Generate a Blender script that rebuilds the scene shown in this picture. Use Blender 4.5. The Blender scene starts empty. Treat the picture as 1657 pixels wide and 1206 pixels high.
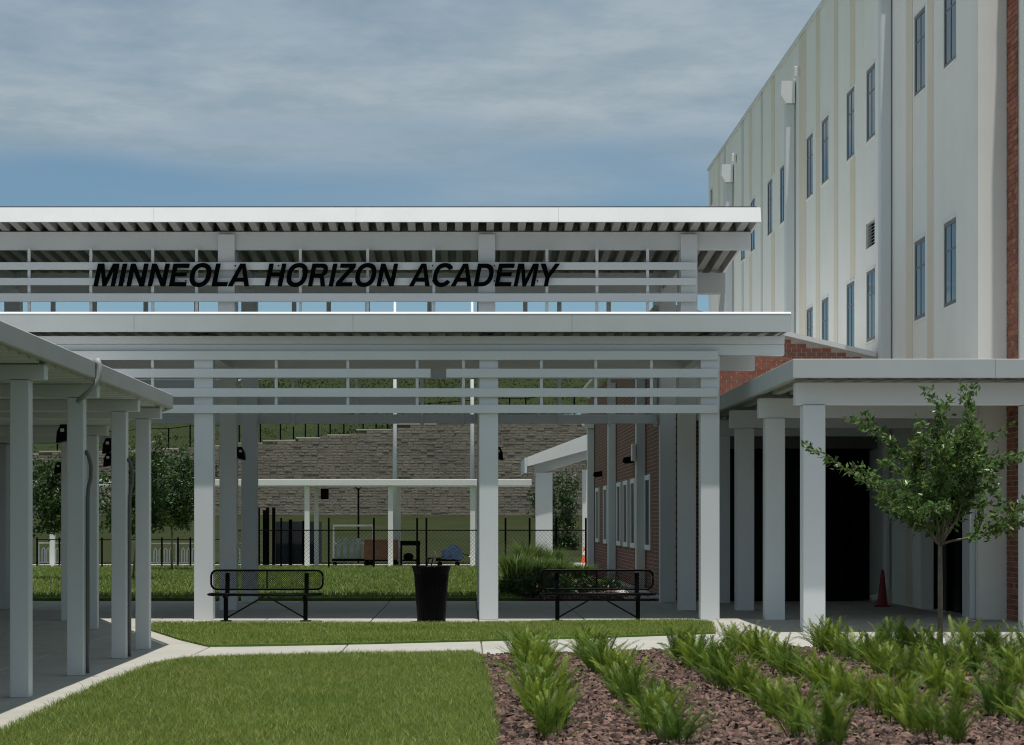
import bpy, math, random
import numpy as np
from mathutils import Vector, Matrix

S = bpy.context.scene
C = S.collection
R = math.radians

# ------------------------------------------------------------------ camera
FP, CX, HY, EYE = 3500.0, 755.0, 845.0, 1.65          # focal length in photo pixels, vanishing point, eye height
cam = bpy.data.cameras.new('camera')
cam.sensor_width = 36.0
cam.lens = FP / 1657.0 * 36.0
cam.shift_x = (828.5 - CX) / 1657.0
cam.shift_y = (HY - 603.0) / 1657.0
cam.clip_end = 5000
camo = bpy.data.objects.new('camera', cam)
camo.location = (0, 0, EYE)
camo.rotation_euler = (R(90), 0, 0)
C.objects.link(camo)
S.camera = camo

# ------------------------------------------------------------------ light
SUN = Vector((0.040, -0.170, 1.0)).normalized()
W = bpy.data.worlds.new('World')
S.world = W
W.use_nodes = True
nt = W.node_tree
nt.nodes.clear()
def N(t, **k):
    n = nt.nodes.new(t)
    for a, b in k.items():
        setattr(n, a, b)
    return n
L = nt.links.new
sky = N('ShaderNodeTexSky', sky_type='NISHITA')
sky.sun_disc = False
sky.sun_elevation = math.asin(SUN.z)
sky.sun_rotation = math.atan2(SUN.x, SUN.y)
sky.air_density = 1.0
sky.dust_density = 0.1
sky.ozone_density = 1.6
sky.altitude = 1200
tc = N('ShaderNodeTexCoord')
sep = N('ShaderNodeSeparateXYZ')
L(tc.outputs['Generated'], sep.inputs[0])
zc = N('ShaderNodeMath', operation='MAXIMUM'); zc.inputs[1].default_value = 0.03
L(sep.outputs['Z'], zc.inputs[0])
dx = N('ShaderNodeMath', operation='DIVIDE'); L(sep.outputs['X'], dx.inputs[0]); L(zc.outputs[0], dx.inputs[1])
dy = N('ShaderNodeMath', operation='DIVIDE'); L(sep.outputs['Y'], dy.inputs[0]); L(zc.outputs[0], dy.inputs[1])
cmb = N('ShaderNodeCombineXYZ'); L(dx.outputs[0], cmb.inputs[0]); L(dy.outputs[0], cmb.inputs[1])
mp = N('ShaderNodeMapping'); mp.inputs['Scale'].default_value = (0.85, 0.62, 1.0)
mp.inputs['Rotation'].default_value = (0, 0, R(-12)); mp.inputs['Location'].default_value = (3.1, 1.7, 0)
L(cmb.outputs[0], mp.inputs[0])
n1 = N('ShaderNodeTexNoise'); n1.inputs['Scale'].default_value = 0.9; n1.inputs['Detail'].default_value = 7; n1.inputs['Roughness'].default_value = 0.56
n1.inputs['Distortion'].default_value = 0.35
L(mp.outputs[0], n1.inputs['Vector'])
n2 = N('ShaderNodeTexNoise'); n2.inputs['Scale'].default_value = 4.4; n2.inputs['Detail'].default_value = 6; n2.inputs['Roughness'].default_value = 0.6
L(mp.outputs[0], n2.inputs['Vector'])
r1 = N('ShaderNodeMapRange'); r1.inputs['From Min'].default_value = 0.30; r1.inputs['From Max'].default_value = 0.60
r1.inputs['To Min'].default_value = 0.55; r1.inputs['To Max'].default_value = 0.97
L(n1.outputs['Fac'], r1.inputs['Value'])
cr = N('ShaderNodeMapRange'); cr.inputs['From Min'].default_value = 0.36; cr.inputs['From Max'].default_value = 0.64
L(n2.outputs['Fac'], cr.inputs['Value'])
cc = N('ShaderNodeMix', data_type='RGBA')
cc.inputs['A'].default_value = (3.45, 4.45, 5.15, 1)
cc.inputs['B'].default_value = (4.7, 5.5, 6.05, 1)
L(cr.outputs['Result'], cc.inputs['Factor'])
skt = N('ShaderNodeMix', data_type='RGBA', blend_type='MULTIPLY'); skt.inputs['Factor'].default_value = 1.0; skt.inputs['B'].default_value = (0.70, 0.86, 0.88, 1)
L(sky.outputs[0], skt.inputs['A'])
mx = N('ShaderNodeMix', data_type='RGBA')
L(r1.outputs['Result'], mx.inputs['Factor']); L(skt.outputs['Result'], mx.inputs['A']); L(cc.outputs['Result'], mx.inputs['B'])
# the cloud deck ends some way off, leaving a clear blue band low down ahead
ed = N('ShaderNodeMath', operation='MULTIPLY_ADD'); ed.inputs[1].default_value = -0.30; L(dx.outputs[0], ed.inputs[0]); L(dy.outputs[0], ed.inputs[2])
en = N('ShaderNodeTexNoise'); en.inputs['Scale'].default_value = 1.1; en.inputs['Detail'].default_value = 6; L(mp.outputs[0], en.inputs['Vector'])
e2 = N('ShaderNodeMath', operation='MULTIPLY_ADD'); e2.inputs[1].default_value = 3.6; L(en.outputs['Fac'], e2.inputs[0]); L(ed.outputs[0], e2.inputs[2])
er = N('ShaderNodeMapRange', interpolation_type='SMOOTHSTEP'); er.inputs['From Min'].default_value = 7.25; er.inputs['From Max'].default_value = 8.75; er.inputs['To Min'].default_value = 1.0; er.inputs['To Max'].default_value = 0.12
L(e2.outputs[0], er.inputs['Value'])
fm = N('ShaderNodeMath', operation='MULTIPLY'); L(r1.outputs['Result'], fm.inputs[0]); L(er.outputs['Result'], fm.inputs[1]); L(fm.outputs[0], mx.inputs['Factor'])
bg = N('ShaderNodeBackground'); bg.inputs['Strength'].default_value = 0.085
L(mx.outputs['Result'], bg.inputs['Color'])
wo = N('ShaderNodeOutputWorld'); L(bg.outputs[0], wo.inputs[0])

sl = bpy.data.lights.new('sun', 'SUN')
sl.energy = 4.0
sl.angle = R(0.5)
sl.color = (1.0, 0.965, 0.90)
so = bpy.data.objects.new('sun', sl)
so.rotation_euler = SUN.to_track_quat('Z', 'Y').to_euler()
so.location = (0, 0, 60)
C.objects.link(so)
S.view_settings.view_transform = 'Standard'
S.view_settings.look = 'None'
S.view_settings.gamma = 1
S.view_settings.use_curve_mapping = False
S.view_settings.exposure = 0.0
S.cycles.filter_width = 1.1

# ------------------------------------------------------------------ helpers
rng = np.random.default_rng(11)
random.seed(5)

def P(x, y, Y):                     # photo pixel at depth Y
    return ((x - CX) * Y / FP, Y, EYE - (y - HY) * Y / FP)
def XP(x, Y): return (x - CX) * Y / FP
def ZP(y, Y): return EYE - (y - HY) * Y / FP
def G(x, y):                        # photo pixel on the ground
    Y = FP * EYE / (y - HY)
    return ((x - CX) * Y / FP, Y)

class MB:
    def __init__(self):
        self.v, self.f = [], []
    def add(self, vs, fs):
        b = len(self.v)
        self.v.extend([tuple(v) for v in vs]); self.f.extend([tuple(i + b for i in f) for f in fs])
        return self
    def box(self, x0, x1, y0, y1, z0, z1):
        return self.add([(x0,y0,z0),(x1,y0,z0),(x1,y1,z0),(x0,y1,z0),(x0,y0,z1),(x1,y0,z1),(x1,y1,z1),(x0,y1,z1)],
                        [(0,3,2,1),(4,5,6,7),(0,1,5,4),(1,2,6,5),(2,3,7,6),(3,0,4,7)])
    def cbox(self, x0, x1, y0, y1, z0, z1, c=0.008):      # box with chamfered edges
        vs, idx = [], {}
        X, Y, Z = (x0, x1), (y0, y1), (z0, z1)
        for i in (0, 1):
            for j in (0, 1):
                for k in (0, 1):
                    p = [X[i], Y[j], Z[k]]
                    s = [c if i == 0 else -c, c if j == 0 else -c, c if k == 0 else -c]
                    for a in range(3):
                        q = list(p)
                        for b in range(3):
                            if b != a: q[b] += s[b]
                        idx[(i, j, k, a)] = len(vs); vs.append(q)
        I = lambda i, j, k, a: idx[(i, j, k, a)]
        fs = [(I(0,0,0,0),I(0,0,1,0),I(0,1,1,0),I(0,1,0,0)), (I(1,0,0,0),I(1,1,0,0),I(1,1,1,0),I(1,0,1,0)),
              (I(0,0,0,1),I(1,0,0,1),I(1,0,1,1),I(0,0,1,1)), (I(0,1,0,1),I(0,1,1,1),I(1,1,1,1),I(1,1,0,1)),
              (I(0,0,0,2),I(0,1,0,2),I(1,1,0,2),I(1,0,0,2)), (I(0,0,1,2),I(1,0,1,2),I(1,1,1,2),I(0,1,1,2))]
        for i in (0, 1):
            for j in (0, 1):
                fs.append((I(i,j,0,0),I(i,j,1,0),I(i,j,1,1),I(i,j,0,1)))
                fs.append((I(i,0,j,0),I(i,1,j,0),I(i,1,j,2),I(i,0,j,2)))
                fs.append((I(0,i,j,1),I(1,i,j,1),I(1,i,j,2),I(0,i,j,2)))
                for k in (0, 1):
                    fs.append((I(i,j,k,0),I(i,j,k,1),I(i,j,k,2)))
        return self.add(vs, fs)
    def prism(self, pts, axis, a0, a1):                   # polygon swept along an axis; pts are the two other coords in order
        n = len(pts)
        def mk(p, a):
            return {'x': (a, p[0], p[1]), 'y': (p[0], a, p[1]), 'z': (p[0], p[1], a)}[axis]
        vs = [mk(p, a0) for p in pts] + [mk(p, a1) for p in pts]
        fs = [tuple(range(n - 1, -1, -1)), tuple(range(n, 2 * n))]
        for i in range(n):
            j = (i + 1) % n
            fs.append((i, j, n + j, n + i))
        return self.add(vs, fs)
    def tube(self, pts, rad, n=8, cap=True):
        pts = [Vector(p) for p in pts]
        rs = rad if isinstance(rad, (list, tuple)) else [rad] * len(pts)
        b = len(self.v); vs, fs = [], []
        prev = None
        for i, p in enumerate(pts):
            d = (pts[min(i + 1, len(pts) - 1)] - pts[max(i - 1, 0)])
            d = d.normalized() if d.length > 1e-9 else Vector((0, 0, 1))
            if prev is None:
                u = d.orthogonal().normalized()
            else:
                u = (prev - d * prev.dot(d)); u = u.normalized() if u.length > 1e-6 else d.orthogonal().normalized()
            prev = u
            w = d.cross(u)
            for k in range(n):
                a = 2 * math.pi * k / n
                vs.append(tuple(p + (u * math.cos(a) + w * math.sin(a)) * rs[i]))
        for i in range(len(pts) - 1):
            for k in range(n):
                k2 = (k + 1) % n
                fs.append((i*n+k, i*n+k2, (i+1)*n+k2, (i+1)*n+k))
        if cap:
            fs.append(tuple(range(n - 1, -1, -1))); fs.append(tuple((len(pts)-1)*n + k for k in range(n)))
        return self.add(vs, fs)
    def lathe(self, prof, n=16, c=(0, 0), seg=None):      # prof: (radius, z)
        vs, fs = [], []
        for r, z in prof:
            for k in range(n):
                a = 2*math.pi*k/n
                vs.append((c[0] + r*math.cos(a), c[1] + r*math.sin(a), z))
        for i in range(len(prof) - 1):
            for k in range(n):
                k2 = (k+1) % n
                fs.append((i*n+k, i*n+k2, (i+1)*n+k2, (i+1)*n+k))
        fs.append(tuple(range(n-1, -1, -1))); fs.append(tuple((len(prof)-1)*n+k for k in range(n)))
        return self.add(vs, fs)

WL = {}                               # world location of every object made here
def mesh_obj(name, verts, faces, m, parent=None, origin='center', smooth=False, kind=None):
    v = np.array(verts, dtype=float)
    if origin == 'base':
        c = np.array([(v[:,0].min()+v[:,0].max())/2, (v[:,1].min()+v[:,1].max())/2, v[:,2].min()])
    elif origin == 'center':
        c = (v.min(0) + v.max(0)) / 2
    else:
        c = np.array(origin, dtype=float)
    me = bpy.data.meshes.new(name)
    me.from_pydata((v - c).tolist(), [], faces)
    me.materials.append(m)
    if smooth:
        me.polygons.foreach_set('use_smooth', [True] * len(me.polygons))
    return place(name, me, c, parent, kind)
def place(name, me, c, parent=None, kind=None, rz=0.0):
    o = bpy.data.objects.new(name, me)
    C.objects.link(o)
    c = np.array(c, dtype=float)
    if parent is not None:
        o.parent = parent
        o.location = c - WL[parent.name]
    else:
        o.location = c
    if rz: o.rotation_euler = (0, 0, rz)
    WL[o.name] = c
    if kind: o['kind'] = kind
    return o
def part(name, mb, m, parent, smooth=False, kind=None, label=None):
    o = mesh_obj(name, mb.v, mb.f, m, parent, 'center', smooth, kind)
    if label: o['label'] = label
    return o
def tag(o, label, cat, group=None):
    o['label'] = label; o['category'] = cat
    if group: o['group'] = group
    return o
def thing(name, loc, label, cat, group=None):
    o = bpy.data.objects.new(name, None)
    o.empty_display_size = 0.2
    o.location = loc
    C.objects.link(o)
    WL[o.name] = np.array(loc, dtype=float)
    return tag(o, label, cat, group)
def solo(name, mb, m, label, cat, group=None, smooth=False):
    return tag(mesh_obj(name, mb.v, mb.f, m, None, 'base', smooth), label, cat, group)
def np_mesh(name, V, F, m, kind, parent=None, smooth=False):    # V (n,3), F (m,k)
    me = bpy.data.meshes.new(name)
    k = F.shape[1]
    me.vertices.add(len(V)); me.vertices.foreach_set('co', V.astype(np.float32).ravel())
    me.loops.add(F.size); me.loops.foreach_set('vertex_index', F.astype(np.int32).ravel())
    me.polygons.add(len(F))
    me.polygons.foreach_set('loop_start', np.arange(0, F.size, k, dtype=np.int32))
    me.update(calc_edges=True)
    me.materials.append(m)
    if smooth: me.polygons.foreach_set('use_smooth', np.ones(len(F), dtype=bool))
    o = place(name, me, (0, 0, 0) if parent is None else WL[parent.name], parent, kind)
    return o

# ------------------------------------------------------------------ materials
def mat(name, col, rough=0.6, var=0.08, scale=3.0, bump=0.0, bscale=40.0, spec=0.4, metal=0.0, island=0.0, col2=None, stretch=None, dirt=0.0):
    m = bpy.data.materials.new(name); m.use_nodes = True
    t = m.node_tree; ns = t.nodes; lk = t.links.new
    b = ns['Principled BSDF']
    b.inputs['Roughness'].default_value = rough
    b.inputs['Specular IOR Level'].default_value = spec
    b.inputs['Metallic'].default_value = metal
    g = ns.new('ShaderNodeNewGeometry')
    vec = g.outputs['Position']
    if stretch:
        mpn = ns.new('ShaderNodeMapping'); mpn.inputs['Scale'].default_value = stretch
        lk(vec, mpn.inputs[0]); vec = mpn.outputs[0]
    n = ns.new('ShaderNodeTexNoise'); n.inputs['Scale'].default_value = scale; n.inputs['Detail'].default_value = 6
    n.inputs['Roughness'].default_value = 0.62
    lk(vec, n.inputs['Vector'])
    mr = ns.new('ShaderNodeMapRange'); mr.inputs['From Min'].default_value = 0.3; mr.inputs['From Max'].default_value = 0.7
    lk(n.outputs['Fac'], mr.inputs['Value'])
    mi = ns.new('ShaderNodeMix'); mi.data_type = 'RGBA'
    c2 = col2 or tuple(min(1, c * (1 + var)) for c in col)
    c1 = col if col2 else tuple(c * (1 - var) for c in col)
    mi.inputs['A'].default_value = (*c1, 1); mi.inputs['B'].default_value = (*c2, 1)
    lk(mr.outputs['Result'], mi.inputs['Factor'])
    out = mi.outputs['Result']
    if island:
        hs = ns.new('ShaderNodeHueSaturation')
        m2 = ns.new('ShaderNodeMapRange'); m2.inputs['To Min'].default_value = 1 - island; m2.inputs['To Max'].default_value = 1 + island
        lk(g.outputs['Random Per Island'], m2.inputs['Value'])
        lk(m2.outputs['Result'], hs.inputs['Value']); lk(out, hs.inputs['Color'])
        m3 = ns.new('ShaderNodeMath'); m3.operation = 'MULTIPLY_ADD'; m3.inputs[1].default_value = 0.05 * min(1, island * 2); m3.inputs[2].default_value = 0.475
        oi = ns.new('ShaderNodeMath'); oi.operation = 'FRACT'
        m4 = ns.new('ShaderNodeMath'); m4.operation = 'MULTIPLY'; m4.inputs[1].default_value = 7.31
        lk(g.outputs['Random Per Island'], m4.inputs[0]); lk(m4.outputs[0], oi.inputs[0]); lk(oi.outputs[0], m3.inputs[0])
        lk(m3.outputs[0], hs.inputs['Hue'])
        out = hs.outputs['Color']
    if dirt:
        n3 = ns.new('ShaderNodeTexNoise'); n3.inputs['Scale'].default_value = 0.6; n3.inputs['Detail'].default_value = 9; n3.inputs['Roughness'].default_value = 0.7
        lk(g.outputs['Position'], n3.inputs['Vector'])
        r3 = ns.new('ShaderNodeMapRange'); r3.inputs['From Min'].default_value = 0.48; r3.inputs['From Max'].default_value = 0.72; r3.inputs['To Max'].default_value = dirt
        lk(n3.outputs['Fac'], r3.inputs['Value'])
        md = ns.new('ShaderNodeMix'); md.data_type = 'RGBA'; md.inputs['B'].default_value = (col[0]*.45, col[1]*.43, col[2]*.38, 1)
        lk(r3.outputs['Result'], md.inputs['Factor']); lk(out, md.inputs['A']); out = md.outputs['Result']
    lk(out, b.inputs['Base Color'])
    if bump:
        nb = ns.new('ShaderNodeTexNoise'); nb.inputs['Scale'].default_value = bscale; nb.inputs['Detail'].default_value = 5
        lk(vec, nb.inputs['Vector'])
        bp = ns.new('ShaderNodeBump'); bp.inputs['Strength'].default_value = bump; bp.inputs['Distance'].default_value = 0.02
        lk(nb.outputs['Fac'], bp.inputs['Height']); lk(bp.outputs[0], b.inputs['Normal'])
    return m
def leafmat(name, col, var, scale, island, trans=0.25, rough=0.5, spec=0.35, col2=None, dirt=0.0):
    m = mat(name, col, rough, var, scale, spec=spec, island=island, col2=col2, dirt=dirt)
    t = m.node_tree; b = t.nodes['Principled BSDF']; src = b.inputs['Base Color'].links[0].from_socket
    tr = t.nodes.new('ShaderNodeBsdfTranslucent'); ms = t.nodes.new('ShaderNodeMixShader'); ms.inputs[0].default_value = trans
    t.links.new(src, tr.inputs['Color']); t.links.new(b.outputs[0], ms.inputs[1]); t.links.new(tr.outputs[0], ms.inputs[2])
    t.links.new(ms.outputs[0], t.nodes['Material Output'].inputs['Surface'])
    return m
def brickmat(name, axis):
    m = mat(name, (0.23, 0.075, 0.05), 0.85, 0.2, 2.0, spec=0.2)
    t = m.node_tree; ns = t.nodes; lk = t.links.new; b = ns['Principled BSDF']
    g = ns.new('ShaderNodeNewGeometry'); sp = ns.new('ShaderNodeSeparateXYZ'); lk(g.outputs['Position'], sp.inputs[0])
    cb = ns.new('ShaderNodeCombineXYZ'); lk(sp.outputs['Y' if axis == 'y' else 'X'], cb.inputs[0]); lk(sp.outputs['Z'], cb.inputs[1])
    bt = ns.new('ShaderNodeTexBrick'); bt.inputs['Scale'].default_value = 1.0
    bt.inputs['Brick Width'].default_value = 0.21; bt.inputs['Row Height'].default_value = 0.09; bt.inputs['Mortar Size'].default_value = 0.007
    bt.inputs['Color1'].default_value = (0.19, 0.075, 0.052, 1); bt.inputs['Color2'].default_value = (0.125, 0.052, 0.04, 1); bt.inputs['Mortar'].default_value = (0.30, 0.25, 0.22, 1)
    bt.inputs['Bias'].default_value = -0.1
    lk(cb.outputs[0], bt.inputs['Vector']); lk(bt.outputs['Color'], b.inputs['Base Color'])
    bp = ns.new('ShaderNodeBump'); bp.inputs['Strength'].default_value = 0.6; bp.inputs['Distance'].default_value = 0.01; bp.invert = True
    lk(bt.outputs['Fac'], bp.inputs['Height']); lk(bp.outputs[0], b.inputs['Normal'])
    return m

M = {}
M['white'] = mat('white_coated_metal', (0.69, 0.715, 0.735), 0.42, 0.03, 1.2, bump=0.03, bscale=3.0, spec=0.4, dirt=0.18)
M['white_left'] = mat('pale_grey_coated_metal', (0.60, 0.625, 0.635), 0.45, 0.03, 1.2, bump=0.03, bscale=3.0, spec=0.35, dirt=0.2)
M['fascia_left'] = mat('dark_grey_gutter', (0.36, 0.37, 0.36), 0.5, 0.04, 0.8, spec=0.3, dirt=0.2)  # deeper grey than the other canopy gutters
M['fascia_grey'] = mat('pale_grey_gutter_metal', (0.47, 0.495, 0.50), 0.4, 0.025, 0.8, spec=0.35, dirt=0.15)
M['white_far'] = mat('white_painted_steel', (0.78, 0.78, 0.77), 0.45, 0.03, 1.0)
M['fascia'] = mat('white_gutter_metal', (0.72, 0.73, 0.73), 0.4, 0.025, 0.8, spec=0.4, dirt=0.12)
M['deck'] = mat('ribbed_roof_sheet', (0.40, 0.40, 0.39), 0.6, 0.05, 1.0, dirt=0.2, spec=0.2)
M['roof'] = mat('roof_membrane', (0.62, 0.62, 0.61), 0.7, 0.06, 0.8, dirt=0.3)
M['stucco'] = mat('pale_stucco', (0.80, 0.795, 0.755), 0.9, 0.022, 1.6, bump=0.12, bscale=60, spec=0.2, dirt=0.10, stretch=(1, 1, 0.07))
M['cream'] = mat('cream_stucco', (0.72, 0.655, 0.545), 0.9, 0.04, 0.6, bump=0.12, bscale=60, spec=0.2)
M['grey_stucco'] = mat('grey_stucco', (0.60, 0.61, 0.60), 0.9, 0.04, 0.6, bump=0.12, bscale=60, spec=0.2)
M['pipe'] = mat('painted_downpipe', (0.62, 0.645, 0.65), 0.5, 0.03, 1.0)
M['frame'] = mat('bronze_window_frame', (0.13, 0.13, 0.125), 0.45, 0.05, 3.0)
M['glass'] = mat('tinted_glass', (0.026, 0.046, 0.056), 0.05, 0.3, 0.4, spec=0.55)
M['dark_glass'] = mat('unlit_interior_glass', (0.006, 0.006, 0.007), 0.25, 0.1, 0.7, spec=0.06)  # near-black base stands in for the unlit interior behind the glass
M['louver'] = mat('grey_louver', (0.30, 0.31, 0.31), 0.5, 0.04, 2.0)
M['brick'] = mat('red_brick', (0.285, 0.130, 0.078), 0.85, 0.25, 5.0, bump=0.3, bscale=50, spec=0.2, island=0.28)
M['mortar'] = mat('mortar', (0.50, 0.45, 0.40), 0.95, 0.08, 6.0, bump=0.2, spec=0.1)
M['brick_side'] = brickmat('brick_wall_side', 'y')
M['brick_front'] = brickmat('brick_wall_front', 'x')
M['concrete'] = mat('broom_concrete', (0.42, 0.405, 0.365), 0.9, 0.08, 1.4, bump=0.25, bscale=55, spec=0.2, dirt=0.22)
M['joint'] = mat('joint_sand', (0.17, 0.16, 0.14), 0.95, 0.1, 4.0)
M['soil'] = mat('lawn_soil', (0.095, 0.145, 0.034), 0.95, 0.25, 2.0, bump=0.4, bscale=30, spec=0.1)
M['field'] = mat('rough_field', (0.021, 0.031, 0.009), 0.95, 0.25, 0.5, bump=0.6, bscale=8, spec=0.1, col2=(0.036, 0.039, 0.015))
M['hill'] = mat('hill_grass', (0.018, 0.030, 0.007), 0.95, 0.25, 0.25, bump=0.6, bscale=6, spec=0.1, col2=(0.034, 0.042, 0.013))
M['mulch_base'] = mat('mulch_ground', (0.06, 0.042, 0.036), 0.95, 0.3, 8.0, bump=0.5, bscale=40, spec=0.1)
M['chip'] = mat('bark_chips', (0.112, 0.070, 0.056), 0.85, 0.5, 6.0, spec=0.25, island=0.92)
M['grass'] = leafmat('grass_blades', (0.155, 0.230, 0.040), 0.2, 0.6, 0.5, 0.45, 0.5, 0.3, col2=(0.30, 0.335, 0.09), dirt=0.3)
M['grass_tall'] = leafmat('long_grass_blades', (0.15, 0.235, 0.045), 0.2, 1.4, 0.5, 0.45, 0.5, 0.3, col2=(0.26, 0.31, 0.10))
M['grass_back'] = leafmat('back_lawn_blades', (0.115, 0.18, 0.034), 0.2, 0.5, 0.35, 0.42, 0.5, 0.3, col2=(0.18, 0.225, 0.06))
M['frond'] = leafmat('cycad_fronds', (0.050, 0.118, 0.015), 0.2, 1.6, 0.45, 0.42, 0.45, 0.3, col2=(0.155, 0.225, 0.032))
M['frond_young'] = leafmat('young_fronds', (0.19, 0.29, 0.032), 0.2, 1.5, 0.25, 0.4, 0.45, 0.35)
M['leaf'] = leafmat('glossy_tree_leaves', (0.10, 0.175, 0.040), 0.3, 2.0, 0.6, 0.42, 0.33, 0.45)
M['leaf_dark'] = leafmat('dark_tree_leaves', (0.045, 0.085, 0.024), 0.3, 1.2, 0.5, 0.28, 0.45, 0.4)
M['bark'] = mat('smooth_bark', (0.20, 0.165, 0.125), 0.85, 0.25, 12.0, bump=0.4, bscale=60, spec=0.2)
M['flower'] = mat('white_blossom', (0.75, 0.74, 0.70), 0.7, 0.05, 5.0)
M['shrub'] = leafmat('shrub_leaves', (0.050, 0.100, 0.022), 0.3, 1.5, 0.5, 0.3, 0.4, 0.45)
M['hill_blade'] = leafmat('hill_grass_blades', (0.028, 0.048, 0.009), 0.2, 0.4, 0.25, 0.3, 0.6, 0.2, col2=(0.048, 0.060, 0.016))
M['fountain'] = leafmat('ornamental_grass_blades', (0.11, 0.175, 0.042), 0.25, 1.5, 0.45, 0.4)
M['black'] = mat('black_coated_steel', (0.0025, 0.0025, 0.003), 0.4, 0.1, 4.0, spec=0.07)
M['black_matt'] = mat('black_matt_steel', (0.003, 0.003, 0.0035), 0.7, 0.1, 4.0, spec=0.03)
M['letter'] = mat('black_letter_paint', (0.002, 0.0022, 0.003), 0.7, 0.1, 3.0, spec=0.02)
M['stone'] = mat('split_face_block', (0.235, 0.215, 0.165), 0.95, 0.14, 0.5, bump=0.3, bscale=12, spec=0.1, island=0.10)
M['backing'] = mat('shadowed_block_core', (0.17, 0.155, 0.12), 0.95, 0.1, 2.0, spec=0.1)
M['cap'] = mat('block_cap', (0.31, 0.295, 0.25), 0.95, 0.1, 1.0, spec=0.1)
M['orange'] = mat('orange_plastic', (0.80, 0.13, 0.05), 0.5, 0.05, 4.0)
M['red'] = mat('red_cone_plastic', (0.20, 0.012, 0.016), 0.55, 0.05, 4.0)
M['navy'] = mat('dark_privacy_screen', (0.022, 0.027, 0.035), 0.8, 0.1, 2.0)
M['plywood'] = mat('brown_plywood', (0.15, 0.075, 0.045), 0.8, 0.15, 4.0)
M['tarp'] = mat('blue_tarp', (0.14, 0.20, 0.32), 0.55, 0.2, 6.0, bump=0.6, bscale=12)
M['plastic'] = mat('pale_plastic_wrap', (0.30, 0.36, 0.36), 0.35, 0.2, 5.0)
M['bucket'] = mat('off_white_plastic', (0.55, 0.53, 0.48), 0.5, 0.05, 4.0)
M['gravel'] = mat('pale_gravel', (0.50, 0.48, 0.44), 0.95, 0.2, 9.0, bump=0.6, bscale=25)
M['wiring'] = mat('dark_conduit', (0.10, 0.105, 0.11), 0.5, 0.05, 3.0)

# ------------------------------------------------------------------ ground, pavements, lawns
def sheet(name, poly, z0, z1, m, kind='structure'):
    n = len(poly)
    a = sum(poly[i][0]*poly[(i+1) % n][1] - poly[(i+1) % n][0]*poly[i][1] for i in range(n))
    if a < 0: poly = poly[::-1]
    mb = MB(); mb.prism(poly, 'z', z0, z1)
    return mesh_obj(name, mb.v, mb.f, m, None, 'center', kind=kind)
gx = np.linspace(-900, 900, 61); gy = np.concatenate([np.linspace(-300, 88, 30), np.linspace(92, 119, 10), np.linspace(130, 1500, 25)])
def gz(x, y):
    return np.where(y < 88, -0.10, np.clip((y - 88) / 31.0, 0, 1) * 2.1 - 0.10)
XX, YY = np.meshgrid(gx, gy); ZZ = gz(XX, YY)
V = np.stack([XX.ravel(), YY.ravel(), ZZ.ravel()], 1)
ny, nx = XX.shape
ii = (np.arange(ny-1)[:, None]*nx + np.arange(nx-1)[None, :]).ravel()
np_mesh('ground', V, np.stack([ii, ii+1, ii+nx+1, ii+nx], 1), M['field'], 'structure')

lawn_front = [G(-60, 1218), G(0, 1192), G(50, 1167), G(100, 1142), G(180, 1107), G(250, 1080), G(300, 1071), G(420, 1067), G(765, 1060),
              G(780, 1069), G(795, 1120), G(806, 1206), (0.2, 13.2), (-5.4, 13.2)]
lawn_strip = [G(243, 1012), G(330, 1011.5), G(700, 1012), G(1120, 1007), G(1150, 1010), G(1158, 1026), G(1000, 1032), G(830, 1037),
              G(600, 1043), G(400, 1046.5), G(335, 1047), G(290, 1036), G(240, 1020)]
bed = [G(782, 1066), G(798, 1120), G(809, 1206), (0.22, 13.2), (9.5, 13.2), (9.5, 27.6), G(1500, 1052), G(1150, 1056), G(900, 1063)]
def inpoly(px, py, poly):
    r = np.zeros(len(px), bool); n = len(poly)
    for i in range(n):
        x0, y0 = poly[i]; x1, y1 = poly[(i+1) % n]
        c = ((y0 > py) != (y1 > py))
        with np.errstate(divide='ignore', invalid='ignore'):
            r ^= c & (px < (x1-x0)*(py-y0)/(y1-y0+1e-12) + x0)
    return r
# concrete pavement: a joint bed with single slabs laid on it
pav = sheet('pavement', [(-16, 11), (12.5, 11), (12.5, 45.6), (-16, 45.6)], -0.095, -0.03, M['joint'])
slab_mb = MB().cbox(-0.892, 0.892, -0.892, 0.892, -0.045, 0.0, 0.008)
slab_me = bpy.data.meshes.new('slab'); slab_me.from_pydata(slab_mb.v, [], slab_mb.f); slab_me.materials.append(M['concrete'])
sx, sy = -16 + 0.9, 11 + 0.9
ks = 0
for i in range(15):
    for j in range(19):
        x, y = sx + 1.8*i, sy + 1.8*j
        cxs = np.array([x-.88, x+.88, x-.88, x+.88, x, x-.88, x+.88, x, x]); cys = np.array([y-.88, y-.88, y+.88, y+.88, y, y, y, y-.88, y+.88])
        if any(inpoly(cxs, cys, p).all() for p in (lawn_front, lawn_strip, bed)): continue
        if y < 15 and -5 < x < 10: continue
        place('slab', slab_me, (x, y, random.uniform(-0.0015, 0.0015)), pav, None)
        ks += 1
sheet('lawn', lawn_front, -0.03, 0.03, M['soil'])
sheet('lawn', lawn_strip, -0.03, 0.03, M['soil'])
sheet('mulch_bed', bed, -0.03, 0.022, M['mulch_base'])
back_lawn = [(-40, 46.0), (1.2, 46.0), (1.2, 60), (2.6, 78), (-40, 78)]
sheet('lawn', back_lawn, -0.09, 0.03, M['soil'])
back_bed = [(1.21, 45.7), (3.9, 45.7), (3.9, 74), (2.8, 78), (1.21, 60)]
sheet('planting_bed', back_bed, -0.09, 0.02, M['mulch_base'])
sheet('path', [(-40, 78.01), (4.2, 78.01), (4.2, 83.5), (-40, 83.5)], -0.09, 0.02, M['concrete'])
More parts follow.
